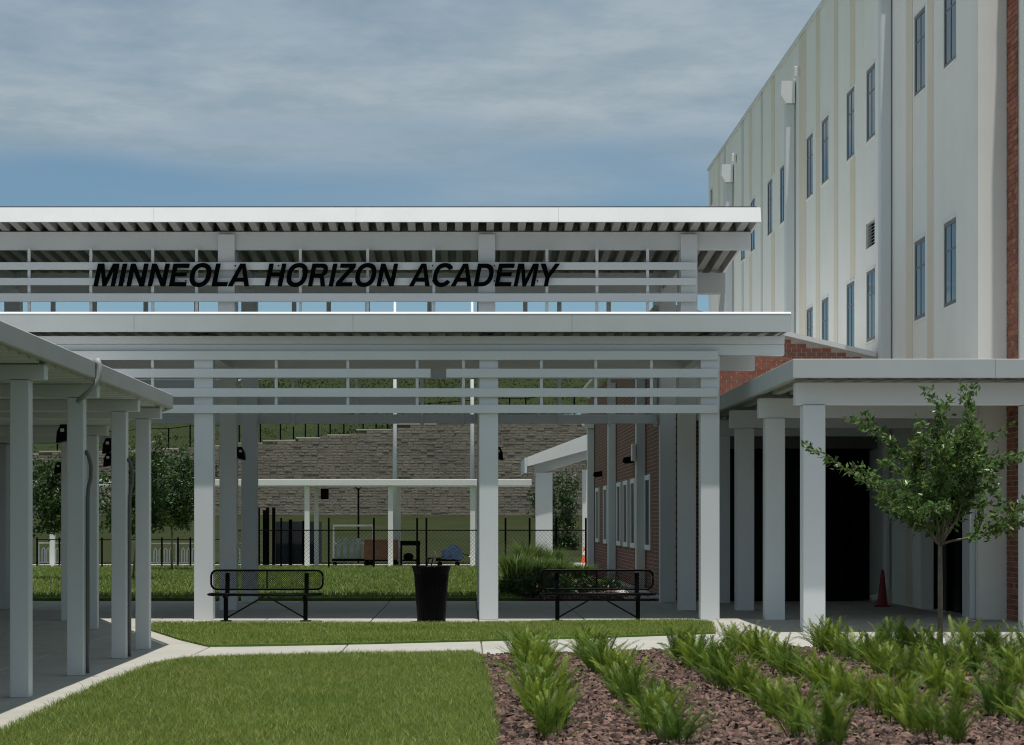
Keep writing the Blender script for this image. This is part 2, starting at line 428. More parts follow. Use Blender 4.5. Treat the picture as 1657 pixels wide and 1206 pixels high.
sheet('path', [(3.35, 45.7), (4.2, 45.7), (4.2, 60), (3.6, 60)], 0.021, 0.05, M['concrete'])

def grass(name, poly, dens, h0, h1, w, m, z=0.03, clump=0.55):
    p = np.array(poly); lo, hi = p.min(0), p.max(0)
    n = int((hi-lo).prod() * dens)
    q = lo + rng.random((n, 2)) * (hi - lo)
    q = q[inpoly(q[:, 0], q[:, 1], poly)]
    n = len(q)
    q = q + rng.normal(0, 0.025, (n, 2))
    patch = 0.5 + 0.25*np.sin(q[:,0]*2.3 + 1.7*np.sin(q[:,1]*1.1)) + 0.25*np.sin(q[:,1]*1.9 + 1.3*np.sin(q[:,0]*3.1))
    h = h0 + (h1-h0) * rng.random(n)**1.3 * (0.55 + 0.6*patch)
    a = rng.random(n)*2*np.pi; lean = h * (0.2 + 1.25*rng.random(n))
    b = rng.random(n)*2*np.pi
    d = np.stack([np.cos(a), np.sin(a)], 1); s = np.stack([np.cos(b), np.sin(b)], 1) * (w*(0.6+0.8*rng.random(n)))[:, None]
    V = np.zeros((n, 5, 3))
    V[:, 0, :2] = q - s/2; V[:, 1, :2] = q + s/2
    mid = q + d*(lean*0.35)[:, None]
    V[:, 2, :2] = mid + s*0.4; V[:, 3, :2] = mid - s*0.4
    V[:, 4, :2] = q + d*lean[:, None]
    V[:, :2, 2] = z - 0.01; V[:, 2:4, 2] = (z + h*0.6)[:, None]; V[:, 4, 2] = z + h
    base = np.arange(n)[:, None]*5
    F = np.concatenate([base + np.array([0, 1, 2]), base + np.array([0, 2, 3]), base + np.array([3, 2, 4])], 0)
    return np_mesh(name, V.reshape(-1, 3), F, m, 'stuff')
grass('lawn_grass', lawn_front, 3600, 0.03, 0.075, 0.0052, M['grass'])
grass('lawn_grass', lawn_front, 260, 0.05, 0.105, 0.006, M['grass_tall'])
grass('lawn_grass', lawn_strip, 1600, 0.025, 0.065, 0.007, M['grass'])
grass('lawn_grass', [(-22, 46), (1.2, 46), (1.2, 60), (2.6, 78), (-22, 78)], 110, 0.05, 0.13, 0.022, M['grass_back'])
grass('meadow_grass', [(-26, 83.6), (8, 83.6), (8, 88), (-26, 88)], 90, 0.08, 0.2, 0.03, M['hill_blade'], -0.1)

# bark chips
def chips(name, poly, dens, m, z):
    p = np.array(poly); lo, hi = p.min(0), p.max(0)
    n = int((hi-lo).prod()*dens)
    q = lo + rng.random((n, 2))*(hi-lo); q = q[inpoly(q[:, 0], q[:, 1], poly)]; n = len(q)
    l = 0.014 + 0.034*rng.random(n)**1.6; w = l*(0.25+0.35*rng.random(n)); t = 0.006+0.010*rng.random(n)
    a = rng.random(n)*2*np.pi; tilt = rng.normal(0, 0.38, n); roll = rng.normal(0, 0.38, n)
    u = np.stack([np.cos(a)*np.cos(tilt), np.sin(a)*np.cos(tilt), np.sin(tilt)], 1)
    v0 = np.stack([-np.sin(a)*np.cos(roll), np.cos(a)*np.cos(roll), np.sin(roll)], 1)
    nn = np.cross(u, v0)
    c = np.stack([q[:, 0], q[:, 1], z + 0.012 + 0.03*rng.random(n)**2], 1)
    V = np.zeros((n, 8, 3))
    for k, (i, j, kk) in enumerate([(-1,-1,-1),(1,-1,-1),(1,1,-1),(-1,1,-1),(-1,-1,1),(1,-1,1),(1,1,1),(-1,1,1)]):
        tw = 1.0 if kk < 0 else 0.75
        V[:, k] = c + u*(i*l*tw)[:, None]*0.9 + v0*(j*w*tw)[:, None] + nn*(kk*t)[:, None]
    b = np.arange(n)[:, None]*8
    F = np.concatenate([b + np.array(f) for f in [(4,5,6,7),(0,1,5,4),(1,2,6,5),(2,3,7,6),(3,0,4,7)]], 0)
    return np_mesh(name, V.reshape(-1, 3), F, m, 'stuff')
chips('bark_mulch', [(0.1, 14.6), (7.6, 14.6), (7.6, 27.7), (4.6, 27.7)] + bed[7:] + bed[:3], 800, M['chip'], 0.02)
chips('bark_mulch', back_bed, 60, M['chip'], 0.02)

# ------------------------------------------------------------------ hill and retaining wall
WY = 120.0
def wall_top(x):                                            # stepped top, metres above datum
    px = CX + x*FP/WY
    return float(np.interp(px, [-200, 60, 330, 440, 560, 700, 930, 1100, 1600], [5.2, 5.45, 5.85, 6.05, 6.55, 7.15, 7.6, 7.9, 8.4]))
hx = np.linspace(-120, 120, 61); hy = np.array([120.9, 124, 130, 140, 155, 170, 185, 205, 240])
XX, YY = np.meshgrid(hx, hy)
T = np.vectorize(wall_top)(XX)
prof = np.interp(YY, [120.9, 130, 155, 185, 205, 240], [-0.12, 0.7, 4.2, 8.2, 9.2, 9.4])
ZZ = T*0.999 - 0.1 + prof + 0.35*np.sin(XX*0.11 + 1) + 0.3*np.sin(XX*0.05 + YY*0.08)*(prof > 0.5)
V = np.stack([XX.ravel(), YY.ravel(), ZZ.ravel()], 1); ny, nx = XX.shape
ii = (np.arange(ny-1)[:, None]*nx + np.arange(nx-1)[None, :]).ravel()
np_mesh('hill', V, np.stack([ii, ii+1, ii+nx+1, ii+nx], 1), M['hill'], 'structure', smooth=True)
n = 26000
q = np.stack([rng.uniform(-26, 14, n), rng.uniform(121.2, 190, n)], 1)
tz = np.interp(CX + q[:,0]*FP/WY, [-200, 60, 330, 440, 560, 700, 930, 1100, 1600], [5.2, 5.45, 5.85, 6.05, 6.55, 7.15, 7.6, 7.9, 8.4])*0.999 - 0.1
pz = np.interp(q[:,1], [120.9, 130, 155, 185, 205, 240], [-0.12, 0.7, 4.2, 8.2, 9.2, 9.4])
zz = tz + pz + 0.35*np.sin(q[:,0]*0.11+1) + 0.3*np.sin(q[:,0]*0.05 + q[:,1]*0.08)*(pz > 0.5) - 0.05
a = rng.random(n)*np.pi; hh = rng.uniform(0.08, 0.2, n); w_ = rng.uniform(0.03, 0.12, n)
V = np.zeros((n, 3, 3)); dxy = np.stack([np.cos(a), np.sin(a)], 1)*w_[:, None]
V[:, 0, :2] = q - dxy; V[:, 1, :2] = q + dxy; V[:, 2, :2] = q + rng.normal(0, 0.12, (n, 2)); V[:, :2, 2] = zz[:, None]; V[:, 2, 2] = zz + hh
np_mesh('hill_grass', V.reshape(-1, 3), np.arange(3*n).reshape(n, 3), M['hill_blade'], 'stuff')

rw = thing('retaining_wall', (-10, WY, 1.5), 'long tan split-face block retaining wall with a stepped top below the grassy hill', 'retaining wall')
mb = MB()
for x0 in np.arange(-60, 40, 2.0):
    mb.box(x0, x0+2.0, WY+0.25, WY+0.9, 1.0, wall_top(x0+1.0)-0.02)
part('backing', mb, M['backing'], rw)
bv, bf = [], []
CH, BW = 0.152, 0.42
MBs = MB()
for c in range(46):
    z = 1.55 + c*CH
    x = -46 + (BW/2 if c % 2 else 0)
    while x < 24:
        w = BW*random.uniform(0.8, 1.2)
        if z + CH <= wall_top(x + w/2) + 0.02:
            d = random.uniform(0.0, 0.03)
            x0, x1, y0, z0, z1 = x+0.005, x+w-0.005, WY+d+(c*0.004), z+0.005, z+CH-0.006
            ym = y0 - random.uniform(0.002, 0.011)
            zm = (z0+z1)/2 + random.uniform(-.05, .05); xm = (x0+x1)/2 + random.uniform(-.1, .1)
            MBs.add([(x0,y0,z0),(x1,y0,z0),(x1,y0,z1),(x0,y0,z1),(xm,ym,zm),(x0,WY+.3,z0),(x1,WY+.3,z0),(x1,WY+.3,z1),(x0,WY+.3,z1)],
                    [(0,1,4),(1,2,4),(2,3,4),(3,0,4),(3,2,7,8),(0,5,6,1),(1,6,7,2),(0,3,8,5)])
        x += w
part('block', MBs, M['stone'], rw, kind='stuff')
x = -46.0
while x < 24:
    w = random.uniform(1.6, 2.6); z = 1.55 + CH*math.floor((wall_top(x+w/2) - 1.55 + 0.02)/CH)
    part('capstone', MB().cbox(x+.01, x+w-.01, WY+0.145+random.uniform(0, .02), WY+0.9, z, z+0.10, 0.02), M['cap'], rw)
    x += w

def wire_mesh(x0, x1, z0, z1, y, step, r):
    mb = MB()
    h = z1 - z0
    for sgn in (1, -1):
        x = x0 - h
        while x < x1 + h:
            a, b = (x, z0), (x + sgn*h, z1)
            # clip in x
            def clip(p, q):
                (ax, az), (bx, bz) = p, q
                lo, hi = 0.0, 1.0
                dxx = bx-ax
                t0, t1 = (x0-ax)/dxx, (x1-ax)/dxx
                if t0 > t1: t0, t1 = t1, t0
                lo, hi = max(lo, t0), min(hi, t1)
                return None if hi <= lo else ((ax+dxx*lo, az+(bz-az)*lo), (ax+dxx*hi, az+(bz-az)*hi))
            k = clip(a, b)
            if k:
                mb.tube([(k[0][0], y, k[0][1]), (k[1][0], y, k[1][1])], r, 3, cap=False)
            x += step
    return mb
# fence on top of the retaining wall
fx = [-24.2, -22.8, -21.4, -19.4, -18.0, -16.6, -15.4, -14.2, -13.0] + [XP(300+v/3.016, 120.4) for v in (262, 365, 463, 527, 585, 648, 706, 773, 867, 930, 985, 1060, 1150)] + [6.0-k*0.9 for k in range(6)][::-1]
fw = thing('hilltop_fence', (-12, 120.5, 6.0), 'thin black wire fence running along the top of the block retaining wall', 'fence')
prevp = None
for x in sorted(fx):
    z = 1.55 + CH*math.floor((wall_top(x)-1.55)/CH) + 0.1
    part('post', MB().tube([(x, 120.5, z-0.3), (x, 120.5, z+1.15)], 0.042, 6), M['black_matt'], fw)
    if prevp:
        part('rail', MB().tube([(prevp[0]+.045, 120.5, prevp[1]+1.1), (x-.045, 120.5, z+1.1)], 0.022, 5), M['black_matt'], fw)
    prevp = (x, z)

# ------------------------------------------------------------------ three-storey school building (right)
BX = 8.65
bld = thing('school_building', (14, 56, 0), 'tall pale stucco three-storey building with narrow paired windows on the right', 'building')
YF, YN, ZT = 77.0, 36.7, 14.2
# side wall with openings: built as rectangles around the holes
holes = []      # (y0, y1, z0, z1)
wins = [38.72, 41.3, 46.3, 48.75, 52.2, 54.55, 59.2, 61.7, 65.4, 67.7, 72.0, 74.4]
for yc in wins:
    holes.append((yc-.5, yc+.5, 5.53, 7.05)); holes.append((yc-.5, yc+.5, 9.85, 11.40))
vent = (45.85, 46.85, 7.55, 8.10)
holes.append(vent)
door = (37.75, 41.2, 0.0, 3.05)
holes.append(door)
louv = (76.1, 76.85, 12.85, 13.45)
holes.append(louv)
ys = sorted(set([YN, YF] + [v for h in holes for v in h[:2]])); zs = sorted(set([-0.1, ZT] + [v for h in holes for v in h[2:]]))
mb = MB()
zs_ = zs
for i in range(len(ys)-1):
    yc = (ys[i]+ys[i+1])/2
    run = None
    for j in range(len(zs_)-1):
        zc_ = (zs_[j]+zs_[j+1])/2
        hole = any(h[0] < yc < h[1] and h[2] < zc_ < h[3] for h in holes)
        if not hole:
            if run is None: run = zs_[j]
        if run is not None and (hole or j == len(zs_)-2):
            z1 = zs_[j] if hole else zs_[j+1]
            y0, y1 = ys[i], ys[i+1]
            mb.box(BX, BX+0.35, y0, y1, run, z1)
            run = None
part('wall', mb, M['stucco'], bld, label='long pale stucco side wall pierced by windows')
# remaining walls and roof
part('wall', MB().box(BX, 32, YF, YF+0.3, -0.1, ZT), M['stucco'], bld)
part('roof', MB().box(BX+0.36, 32, YN, YF-0.01, ZT-0.9, ZT-0.6), M['roof'], bld)
part('coping', MB().cbox(BX-0.05, BX+0.4, YN, YF+0.35, ZT, ZT+0.10, 0.015), M['pipe'], bld)
part('wall', MB().box(BX+0.002, 9.13, YN-0.12, YN-0.001, 0, ZT+0.1).box(9.13, 9.5, YN-0.12, YN-0.001, 0, ZT+0.1), M['stucco'], bld, label='narrow sunlit stucco return beside the brick strip')
# brick strip, facing the entrance court
by0, by1 = 35.86, YN-0.125
part('wall', MB().box(9.145, 9.5, by0, by1, -0.1, ZT), M['mortar'], bld)
mb = MB()
zb, k = 0.0, 0
while zb < ZT - 0.1:
    y = by0 + (0.0 if k % 2 else -0.1)
    while y < by1:
        a, b = max(y, by0)+.004, min(y+0.2, by1-.002)
        if b - a > 0.03:
            d = random.uniform(0, 0.004)
            mb.box(9.133-d, 9.15, a, b, zb+.005, zb+.082)
        y += 0.208
    zb += 0.09; k += 1
part('brick', mb, M['brick'], bld, kind='stuff')
part('pier', MB().cbox(9.16, 12.5, 35.4, 35.855, -0.1, ZT+0.1, 0.01), M['stucco'], bld)
# glazing
def building_window(y0, y1, z0, z1, split=True):
    xf = BX + 0.012
    f = MB()
    t = 0.075
    f.box(xf, xf+.07, y0+.001, y1-.001, z0+.001, z0+t); f.box(xf, xf+.07, y0+.001, y1-.001, z1-t, z1-.001)
    f.box(xf, xf+.07, y0+.001, y0+t, z0+t, z1-t); f.box(xf, xf+.07, y1-t, y1-.001, z0+t, z1-t)
    ym = (y0+y1)/2
    f.box(xf+.005, xf+.065, ym-.025, ym+.025, z0+t, z1-t)
    zm = z0 + (z1-z0)*0.66
    f.box(xf+.008, xf+.062, y0+t, ym-.025, zm-.02, zm+.02); f.box(xf+.008, xf+.062, ym+.025, y1-t, zm-.02, zm+.02)
    w = part('window', f, M['frame'], bld)
    for (a, b) in ((y0+t, ym-.025), (ym+.025, y1-t)):
        for (c, d) in ((z0+t, zm-.02), (zm+.02, z1-t)):
            part('pane', MB().box(xf+.012, xf+.022, a, b, c, d), M['glass'], w)
    part('sill', MB().cbox(BX-0.02, BX+0.01, y0-.03, y1+.03, z0-.05, z0-.002, 0.006), M['stucco'], w)
    part('lintel', MB().cbox(BX-0.018, BX+0.008, y0-.03, y1+.03, z1+.002, z1+.05, 0.006), M['fascia'], w)
for yc in wins:
    building_window(yc-.5, yc+.5, 5.53, 7.05); building_window(yc-.5, yc+.5, 9.85, 11.40)
part('interior', MB().box(BX+0.37, BX+0.42, YN+.1, YF-.2, 4.5, 13), M['black_matt'], bld)
def louvre(h, n):
    o = part('louver', MB().box(BX+.12, BX+.2, h[0]+.001, h[1]-.001, h[2]+.001, h[3]-.001), M['black_matt'], bld)
    for i in range(n):
        z = h[2] + (i+.5)*(h[3]-h[2])/n
        part('blade', MB().prism([(BX-.0+.03, z-.03), (BX+.11, z+.02), (BX+.11, z+.035), (BX+.03, z-.015)], 'y', h[0]+.01, h[1]-.01), M['louver'], o)
louvre(vent, 8); louvre(louv, 6)
# vertical reveals between the panels
for px, wpx, m in [(1472, 10, 'cream'), (1506, 9, 'cream'), (1380, 8, 'cream'), (1353, 6, 'cream'), (1324, 6, 'cream'), (1299, 11, 'cream'),
                   (1251, 5, 'cream'), (1233, 3, 'grey_stucco'), (1215, 4, 'cream'), (1202, 3, 'grey_stucco'), (1173, 3, 'grey_stucco'), (1164, 3, 'cream')]:
    y0, y1 = BX*FP/(px+wpx/2-CX), BX*FP/(px-wpx/2-CX)
    z = 0.0
    # cut the band wherever an opening is
    cuts = sorted([(h[2]-.06, h[3]+.06) for h in holes if not (h[1] < y0-.04 or h[0] > y1+.04)])
    segs, lo = [], 0.05
    for a, b in cuts:
        if a > lo: segs.append((lo, a))
        lo = max(lo, b)
    segs.append((lo, ZT-.01))
    for a, b in segs: part('wall_band', MB().box(BX-0.014, BX+0.01, y0, y1, a, b), M[m], bld)
# downspouts and leader heads
for px, ztop, zbot, wp in [(1186, 12.95, 0.2, .26), (1286, 12.95, 0.2, .26), (1442, 12.95, 0.25, .24)]:
    yc = BX*FP/(px-CX)
    wdt = wp
    d = MB().cbox(BX-wdt, BX-0.02, yc-wdt*.6, yc+wdt*.6, zbot if px != 1442 else 4.4, ztop-.3, 0.02)
    ds = part('downspout', d, M['pipe'], bld)
    part('leader_head', MB().prism([(BX-.03, ztop+.28), (BX-.38, ztop+.28), (BX-.40, ztop-.08), (BX-.27, ztop-.30), (BX-.03, ztop-.30)], 'y', yc-.26, yc+.26), M['fascia'], ds)
    part('scupper', MB().cbox(BX-.16, BX-.015, yc-1.0, yc-.72, ztop+.25, ztop+.5, .01), M['fascia'], ds)
    if px == 1442:
        part('elbow', MB().prism([(BX-.24, 4.39), (BX-.02, 4.39), (BX-.02, 4.1), (BX-.24, 3.9), (BX-.40, 3.7), (BX-.40, 3.95)], 'y', yc-.12, yc+.12), M['pipe'], ds)
        part('lower_pipe', MB().tube([(BX-.1, yc, 3.6), (BX-.1, yc, .35), (BX-.15, yc, .18), (BX-.4, yc, .08)], .075, 8), M['pipe'], ds)
# dark entrance in the side wall
dm = MB().box(BX+.30, BX+.34, door[0]+.002, door[1]-.002, 0.0, door[3]-.002)
de = part('entrance', dm, M['dark_glass'], bld)
for y in (door[0]+.05, door[0]+1.15, door[0]+2.3, door[1]-.05):
    part('mullion', MB().box(BX+.24, BX+.299, y-.03, y+.03, 0.0, 3.04), M['black_matt'], de)
part('pier', MB().cbox(BX-.10, BX-.003, 36.75, 37.3, 0, 3.2, .01), M['pipe'], bld)

# ------------------------------------------------------------------ brick wing
WX, WYF, WYB = 4.25, 45.5, 76.0
wing = thing('brick_wing', (6.3, 55, 0), 'low red brick wing with white window frames behind the entrance canopy', 'building')
def ztop(x): return 6.2 - (x - 4.0)*0.235
part('wall', MB().box(WX, WX+.3, WYF+.31, WYB, -.1, 5.9), M['brick_side'], wing)
# front wall: lintel zone with single bricks over a mortar bed, dark opening below
part('wall', MB().prism([(WX, 3.96), (8.64, 3.96), (8.64, ztop(8.64)), (WX, ztop(WX))], 'y', WYF+.01, WYF+.3), M['mortar'], wing)
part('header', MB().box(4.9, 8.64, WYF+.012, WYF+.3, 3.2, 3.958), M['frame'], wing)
part('wall', MB().box(WX, 4.9, WYF+.012, WYF+.3, -.1, 3.958), M['brick_front'], wing)
nb = 0
bd = {}
for c in range(40):
    z = 3.96 + c*0.09
    x = 4.95 + (0.105 if c % 2 else 0)
    while x < 8.62:
        w = min(0.2, 8.63 - x)
        if w > 0.05 and z + .08 < ztop(x+w) - .03 and z + .02 > 3.9 + max(0, (x-7.0)*0.0):
            # only where it shows above the walkway roof
            if nb < 300 and (z > 4.0):
                dp = random.uniform(0, .006)
                part('brick', MB().box(x+.004, x+w-.006, WYF-dp, WYF+.02, z+.005, z+.081), M['brick'], wing); nb += 1
        x += 0.21
part('coping', MB().prism([(3.95, ztop(3.95)), (8.6, ztop(8.6)), (8.6, ztop(8.6)+.10), (3.95, ztop(3.95)+.10)], 'y', WYF-.08, WYF+.4), M['fascia'], wing)
part('roof', MB().prism([(3.95, ztop(3.95)-.1), (8.6, ztop(8.6)-.1), (8.6, ztop(8.6)), (3.95, ztop(3.95))], 'y', WYF+.41, WYB+.3), M['roof'], wing)
en = part('entrance', MB().box(4.9, 8.64, WYF+.9, WYF+.95, 0, 3.2), M['dark_glass'], wing)
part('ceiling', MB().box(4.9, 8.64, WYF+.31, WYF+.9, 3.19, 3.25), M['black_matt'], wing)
for x in (4.95, 6.1, 7.2, 8.2):
    part('mullion', MB().box(x-.035, x+.035, WYF+.83, WYF+.899, 0, 3.18), M['black_matt'], en)
for px in (968, 981, 1003, 1014, 1026, 1050):
    yc = WX*FP/(px-CX); hw = 0.8
    z0, z1 = 1.0, 2.75
    f = MB()
    for a, b, c, d in ((yc-hw, yc-hw+.22, z0, z1), (yc+hw-.22, yc+hw, z0, z1), (yc-hw+.22, yc+hw-.22, z0, z0+.12), (yc-hw+.22, yc+hw-.22, z1-.12, z1)):
        f.box(WX-.05, WX-.002, a, b, c, d)
    w = part('window', f, M['pipe'], wing)
    part('pane', MB().box(WX-.02, WX-.003, yc-hw+.221, yc+hw-.221, z0+.121, z1-.121), M['dark_glass'], w)
for px, zt, kind_ in ((962, 4.75, 'h'), (997, 5.6, ''), (1045, 5.6, 'b')):
    yc = WX*FP/(px-CX)
    d = part('downspout', MB().cbox(WX-.24, WX-.01, yc-.12, yc+.12, 0.0, zt, .015), M['pipe'], wing)
    if kind_ == 'h':
        part('leader_head', MB().prism([(WX-.02, zt+.35), (WX-.42, zt+.35), (WX-.42, zt+.12), (WX-.26, zt+.01), (WX-.02, zt+.01)], 'y', yc-.22, yc+.22), M['fascia'], d)
    if kind_ == 'b':
        part('junction_box', MB().cbox(WX-.34, WX-.245, yc-.16, yc+.16, 3.1, 3.5, .01), M['fascia'], d)
for px, y in ((974, 767), (1025, 744)):
    Yw = WX*FP/(px-CX)
    z = ZP(y, Yw)
    solo('wall_lamp', MB().prism([(WX-.003, z+.09), (WX-.25, z+.05), (WX-.28, z-.06), (WX-.2, z-.1), (WX-.003, z-.08)], 'y', Yw-.15, Yw+.15), M['black_matt'],
         'small black lamp on the brick wing, ' + ('nearer one beside the pipe box' if px > 1000 else 'farther one above the end windows'), 'wall lamp', 'black lamps on the brick wing')

# ------------------------------------------------------------------ canopies
def ribbed_deck(x0, x1, y0, y1, zf, pitch=0.27, depth=0.075):     # zf(y) = underside
    pts = []
    x = x0
    while x < x1:
        for dxx, hi in ((0, 0), (0.125, 0), (0.135, 1), (0.26, 1)):
            if x + dxx*pitch/.27 < x1: pts.append((x + dxx*pitch/.27, hi*depth))
        x += pitch
    pts.append((x1, 0))
    mb = MB(); n = len(pts)
    vs = [(p[0], y0, zf(y0)+p[1]) for p in pts] + [(p[0], y1, zf(y1)+p[1]) for p in pts]
    top = [(x0, y0, zf(y0)+depth+.05), (x1, y0, zf(y0)+depth+.05), (x1, y1, zf(y1)+depth+.05), (x0, y1, zf(y1)+depth+.05)]
    mb.add(vs, [(i, n+i, n+i+1, i+1) for i in range(n-1)])
    mb.add(top, [(0, 1, 2, 3)])
    return mb
def spans(a, b, step):
    o, x = [], b
    while x > a:
        o.append((max(a, x-step)+.003, x)); x -= step
    return o
W_ = M['white']
mc = thing('entrance_canopy', (-2, 40, 0), 'big two-tier white entrance canopy with slatted screens carrying the school name', 'canopy')
XL, ROWS, COLS = -15.0, (36.75, 40.5, 44.4), (-9.3, -4.45, 0.375, 4.12)
for x in COLS:
    for y in ROWS:
        if x < -9 and y < 40: continue
        top = 4.47 if y < 40 else (6.98 if y < 42 else 6.76)
        c = part('column', MB().cbox(x-.16, x+.16, y-.16, y+.16, 0.0, top, .006), W_, mc)
    # lower tier
LX1 = 5.42
part('roof_deck', ribbed_deck(XL, LX1-.04, 36.22, 40.28, lambda y: 4.87, .29, .2), M['deck'], mc)
for a, b in spans(XL, LX1, 3.66):
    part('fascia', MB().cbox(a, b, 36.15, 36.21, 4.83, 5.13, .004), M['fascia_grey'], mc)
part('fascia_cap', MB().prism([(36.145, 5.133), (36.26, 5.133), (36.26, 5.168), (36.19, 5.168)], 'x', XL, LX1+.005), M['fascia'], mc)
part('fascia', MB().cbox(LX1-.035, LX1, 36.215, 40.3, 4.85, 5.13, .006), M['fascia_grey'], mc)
part('beam', MB().cbox(XL, 5.38, 36.62, 36.88, 4.475, 4.66, .006).cbox(XL, 5.381, 36.60, 36.90, 4.665, 4.80, .006), W_, mc)
part('beam', MB().cbox(XL, 5.36, 40.24, 40.33, 4.47, 4.84, .006), W_, mc)
for x in COLS[:]:
    part('cross_beam', MB().cbox(x-.10, x+.10, 36.905, 40.235, 4.50, 4.84, .006), W_, mc)
    part('cross_beam', MB().cbox(x-.10, x+.10, 40.67, 44.23, 6.42, 6.70, .006), W_, mc)
slats = [(4.39, 4.54), (4.09, 4.24), (3.765, 3.91), (3.49, 3.63)]
SY0, SY1 = 36.52, 36.575
for i, (z0, z1) in enumerate(slats):
    segs = [(XL, 4.25)] if i != 1 else [(XL, XP(697, 36.55)), (XP(722, 36.55), 4.25)]
    for a, b in segs:
        if i == 0:
            part('slat', MB().cbox(a, b, SY0, SY1, z0, z1, .005), W_, mc)
        else:
            part('slat', MB().cbox(a, b, SY0, SY1, z0, z1, .005), W_, mc)
for px in (12, 110, 247, 447, 563, 675, 750, 876, 964, 1054):
    x = XP(px, 36.6)
    part('mullion', MB().cbox(x-.025, x+.025, 36.577, 36.62, 3.53, 4.474, .004), W_, mc)
for x in COLS:      # brackets between columns and slats
    for z0, z1 in slats[1:]:
        part('bracket', MB().box(x-.06, x+.06, 36.5755, 36.589, z0+.03, z1-.03), W_, mc)
# rear screen of the lower tier
part('slat', MB().cbox(XL, 4.2, 44.58, 44.63, 3.68, 3.87, .005), W_, mc)
part('slat', MB().cbox(XL, -1.0, 44.58, 44.63, 4.02, 4.25, .005), W_, mc)
part('beam', MB().cbox(XL, 4.3, 44.58, 44.7, 4.60, 5.2, .006), W_, mc)
part('slat', MB().cbox(XL, -4.9, 44.58, 44.63, 4.255, 4.59, .005), W_, mc)
for px in (95, 205, 320, 474, 577, 683, 748, 905, 985, 1060):
    x = XP(px, 44.6)
    part('mullion', MB().cbox(x-.035, x+.035, 44.535, 44.579, 3.62, 4.60, .004), W_, mc)
# upper tier
zu = lambda y: 7.12 - 0.058*(y-39.1)
UX1 = 5.32
part('roof_deck', ribbed_deck(XL, UX1-.05, 39.16, 47.0, zu, .29, .2), M['deck'], mc)
for a, b in spans(XL, UX1, 3.66):
    part('fascia', MB().prism([(39.04, 7.07), (39.11, 7.07), (39.21, 7.345), (39.145, 7.345)], 'x', a, b), M['fascia'], mc)
part('fascia', MB().prism([(39.22, zu(39.22)-.01), (47.0, zu(47.0)-.01), (47.0, zu(47)+.26), (39.22, zu(39.22)+.22)], 'x', UX1-.045, UX1-.003), M['fascia'], mc)
part('fascia', MB().cbox(XL, UX1, 47.003, 47.05, zu(47)-.01, zu(47)+.24, .006), M['fascia'], mc)
part('beam', MB().cbox(XL, 5.28, 40.14, 40.235, 6.70, 7.04, .006), W_, mc)
part('cross_beam', MB().cbox(XL, 5.26, 40.34, 40.66, 6.985, 7.03, .004), W_, mc)
part('beam', MB().cbox(XL, 5.30, 44.27, 44.53, 6.33, 6.755, .006), W_, mc)
for a, b in ((6.31, 6.45), (6.025, 6.16), (5.72, 5.875)):
    part('slat', MB().cbox(XL, 4.25, 39.94, 39.99, a, b, .005), W_, mc)
for px in (47, 147, 247, 318, 486, 595, 702, 885, 966, 1048):
    x = XP(px, 40.0)
    part('mullion', MB().cbox(x-.027, x+.027, 39.992, 40.04, 5.15, 6.72, .004), W_, mc)
for x in COLS:
    part('infill', MB().cbox(x-.155, x+.155, 40.05, 40.135, 5.15, 6.98, .004), W_, mc)
for px in (24, 86, 153, 236, 318, 476, 532, 595, 695, 850, 905, 985):
    x = XP(px, 44.4)
    part('mullion', MB().cbox(x-.045, x+.045, 44.36, 44.44, 5.2, 6.325, .004), W_, mc)
part('rail', MB().cbox(XL, 4.3, 44.37, 44.43, 5.22, 5.72, .004), W_, mc)
part('brace', MB().prism([(5.16, 5.85), (5.27, 5.85), (5.30, 6.32), (5.22, 6.32)], 'y', 44.36, 44.44), W_, mc)

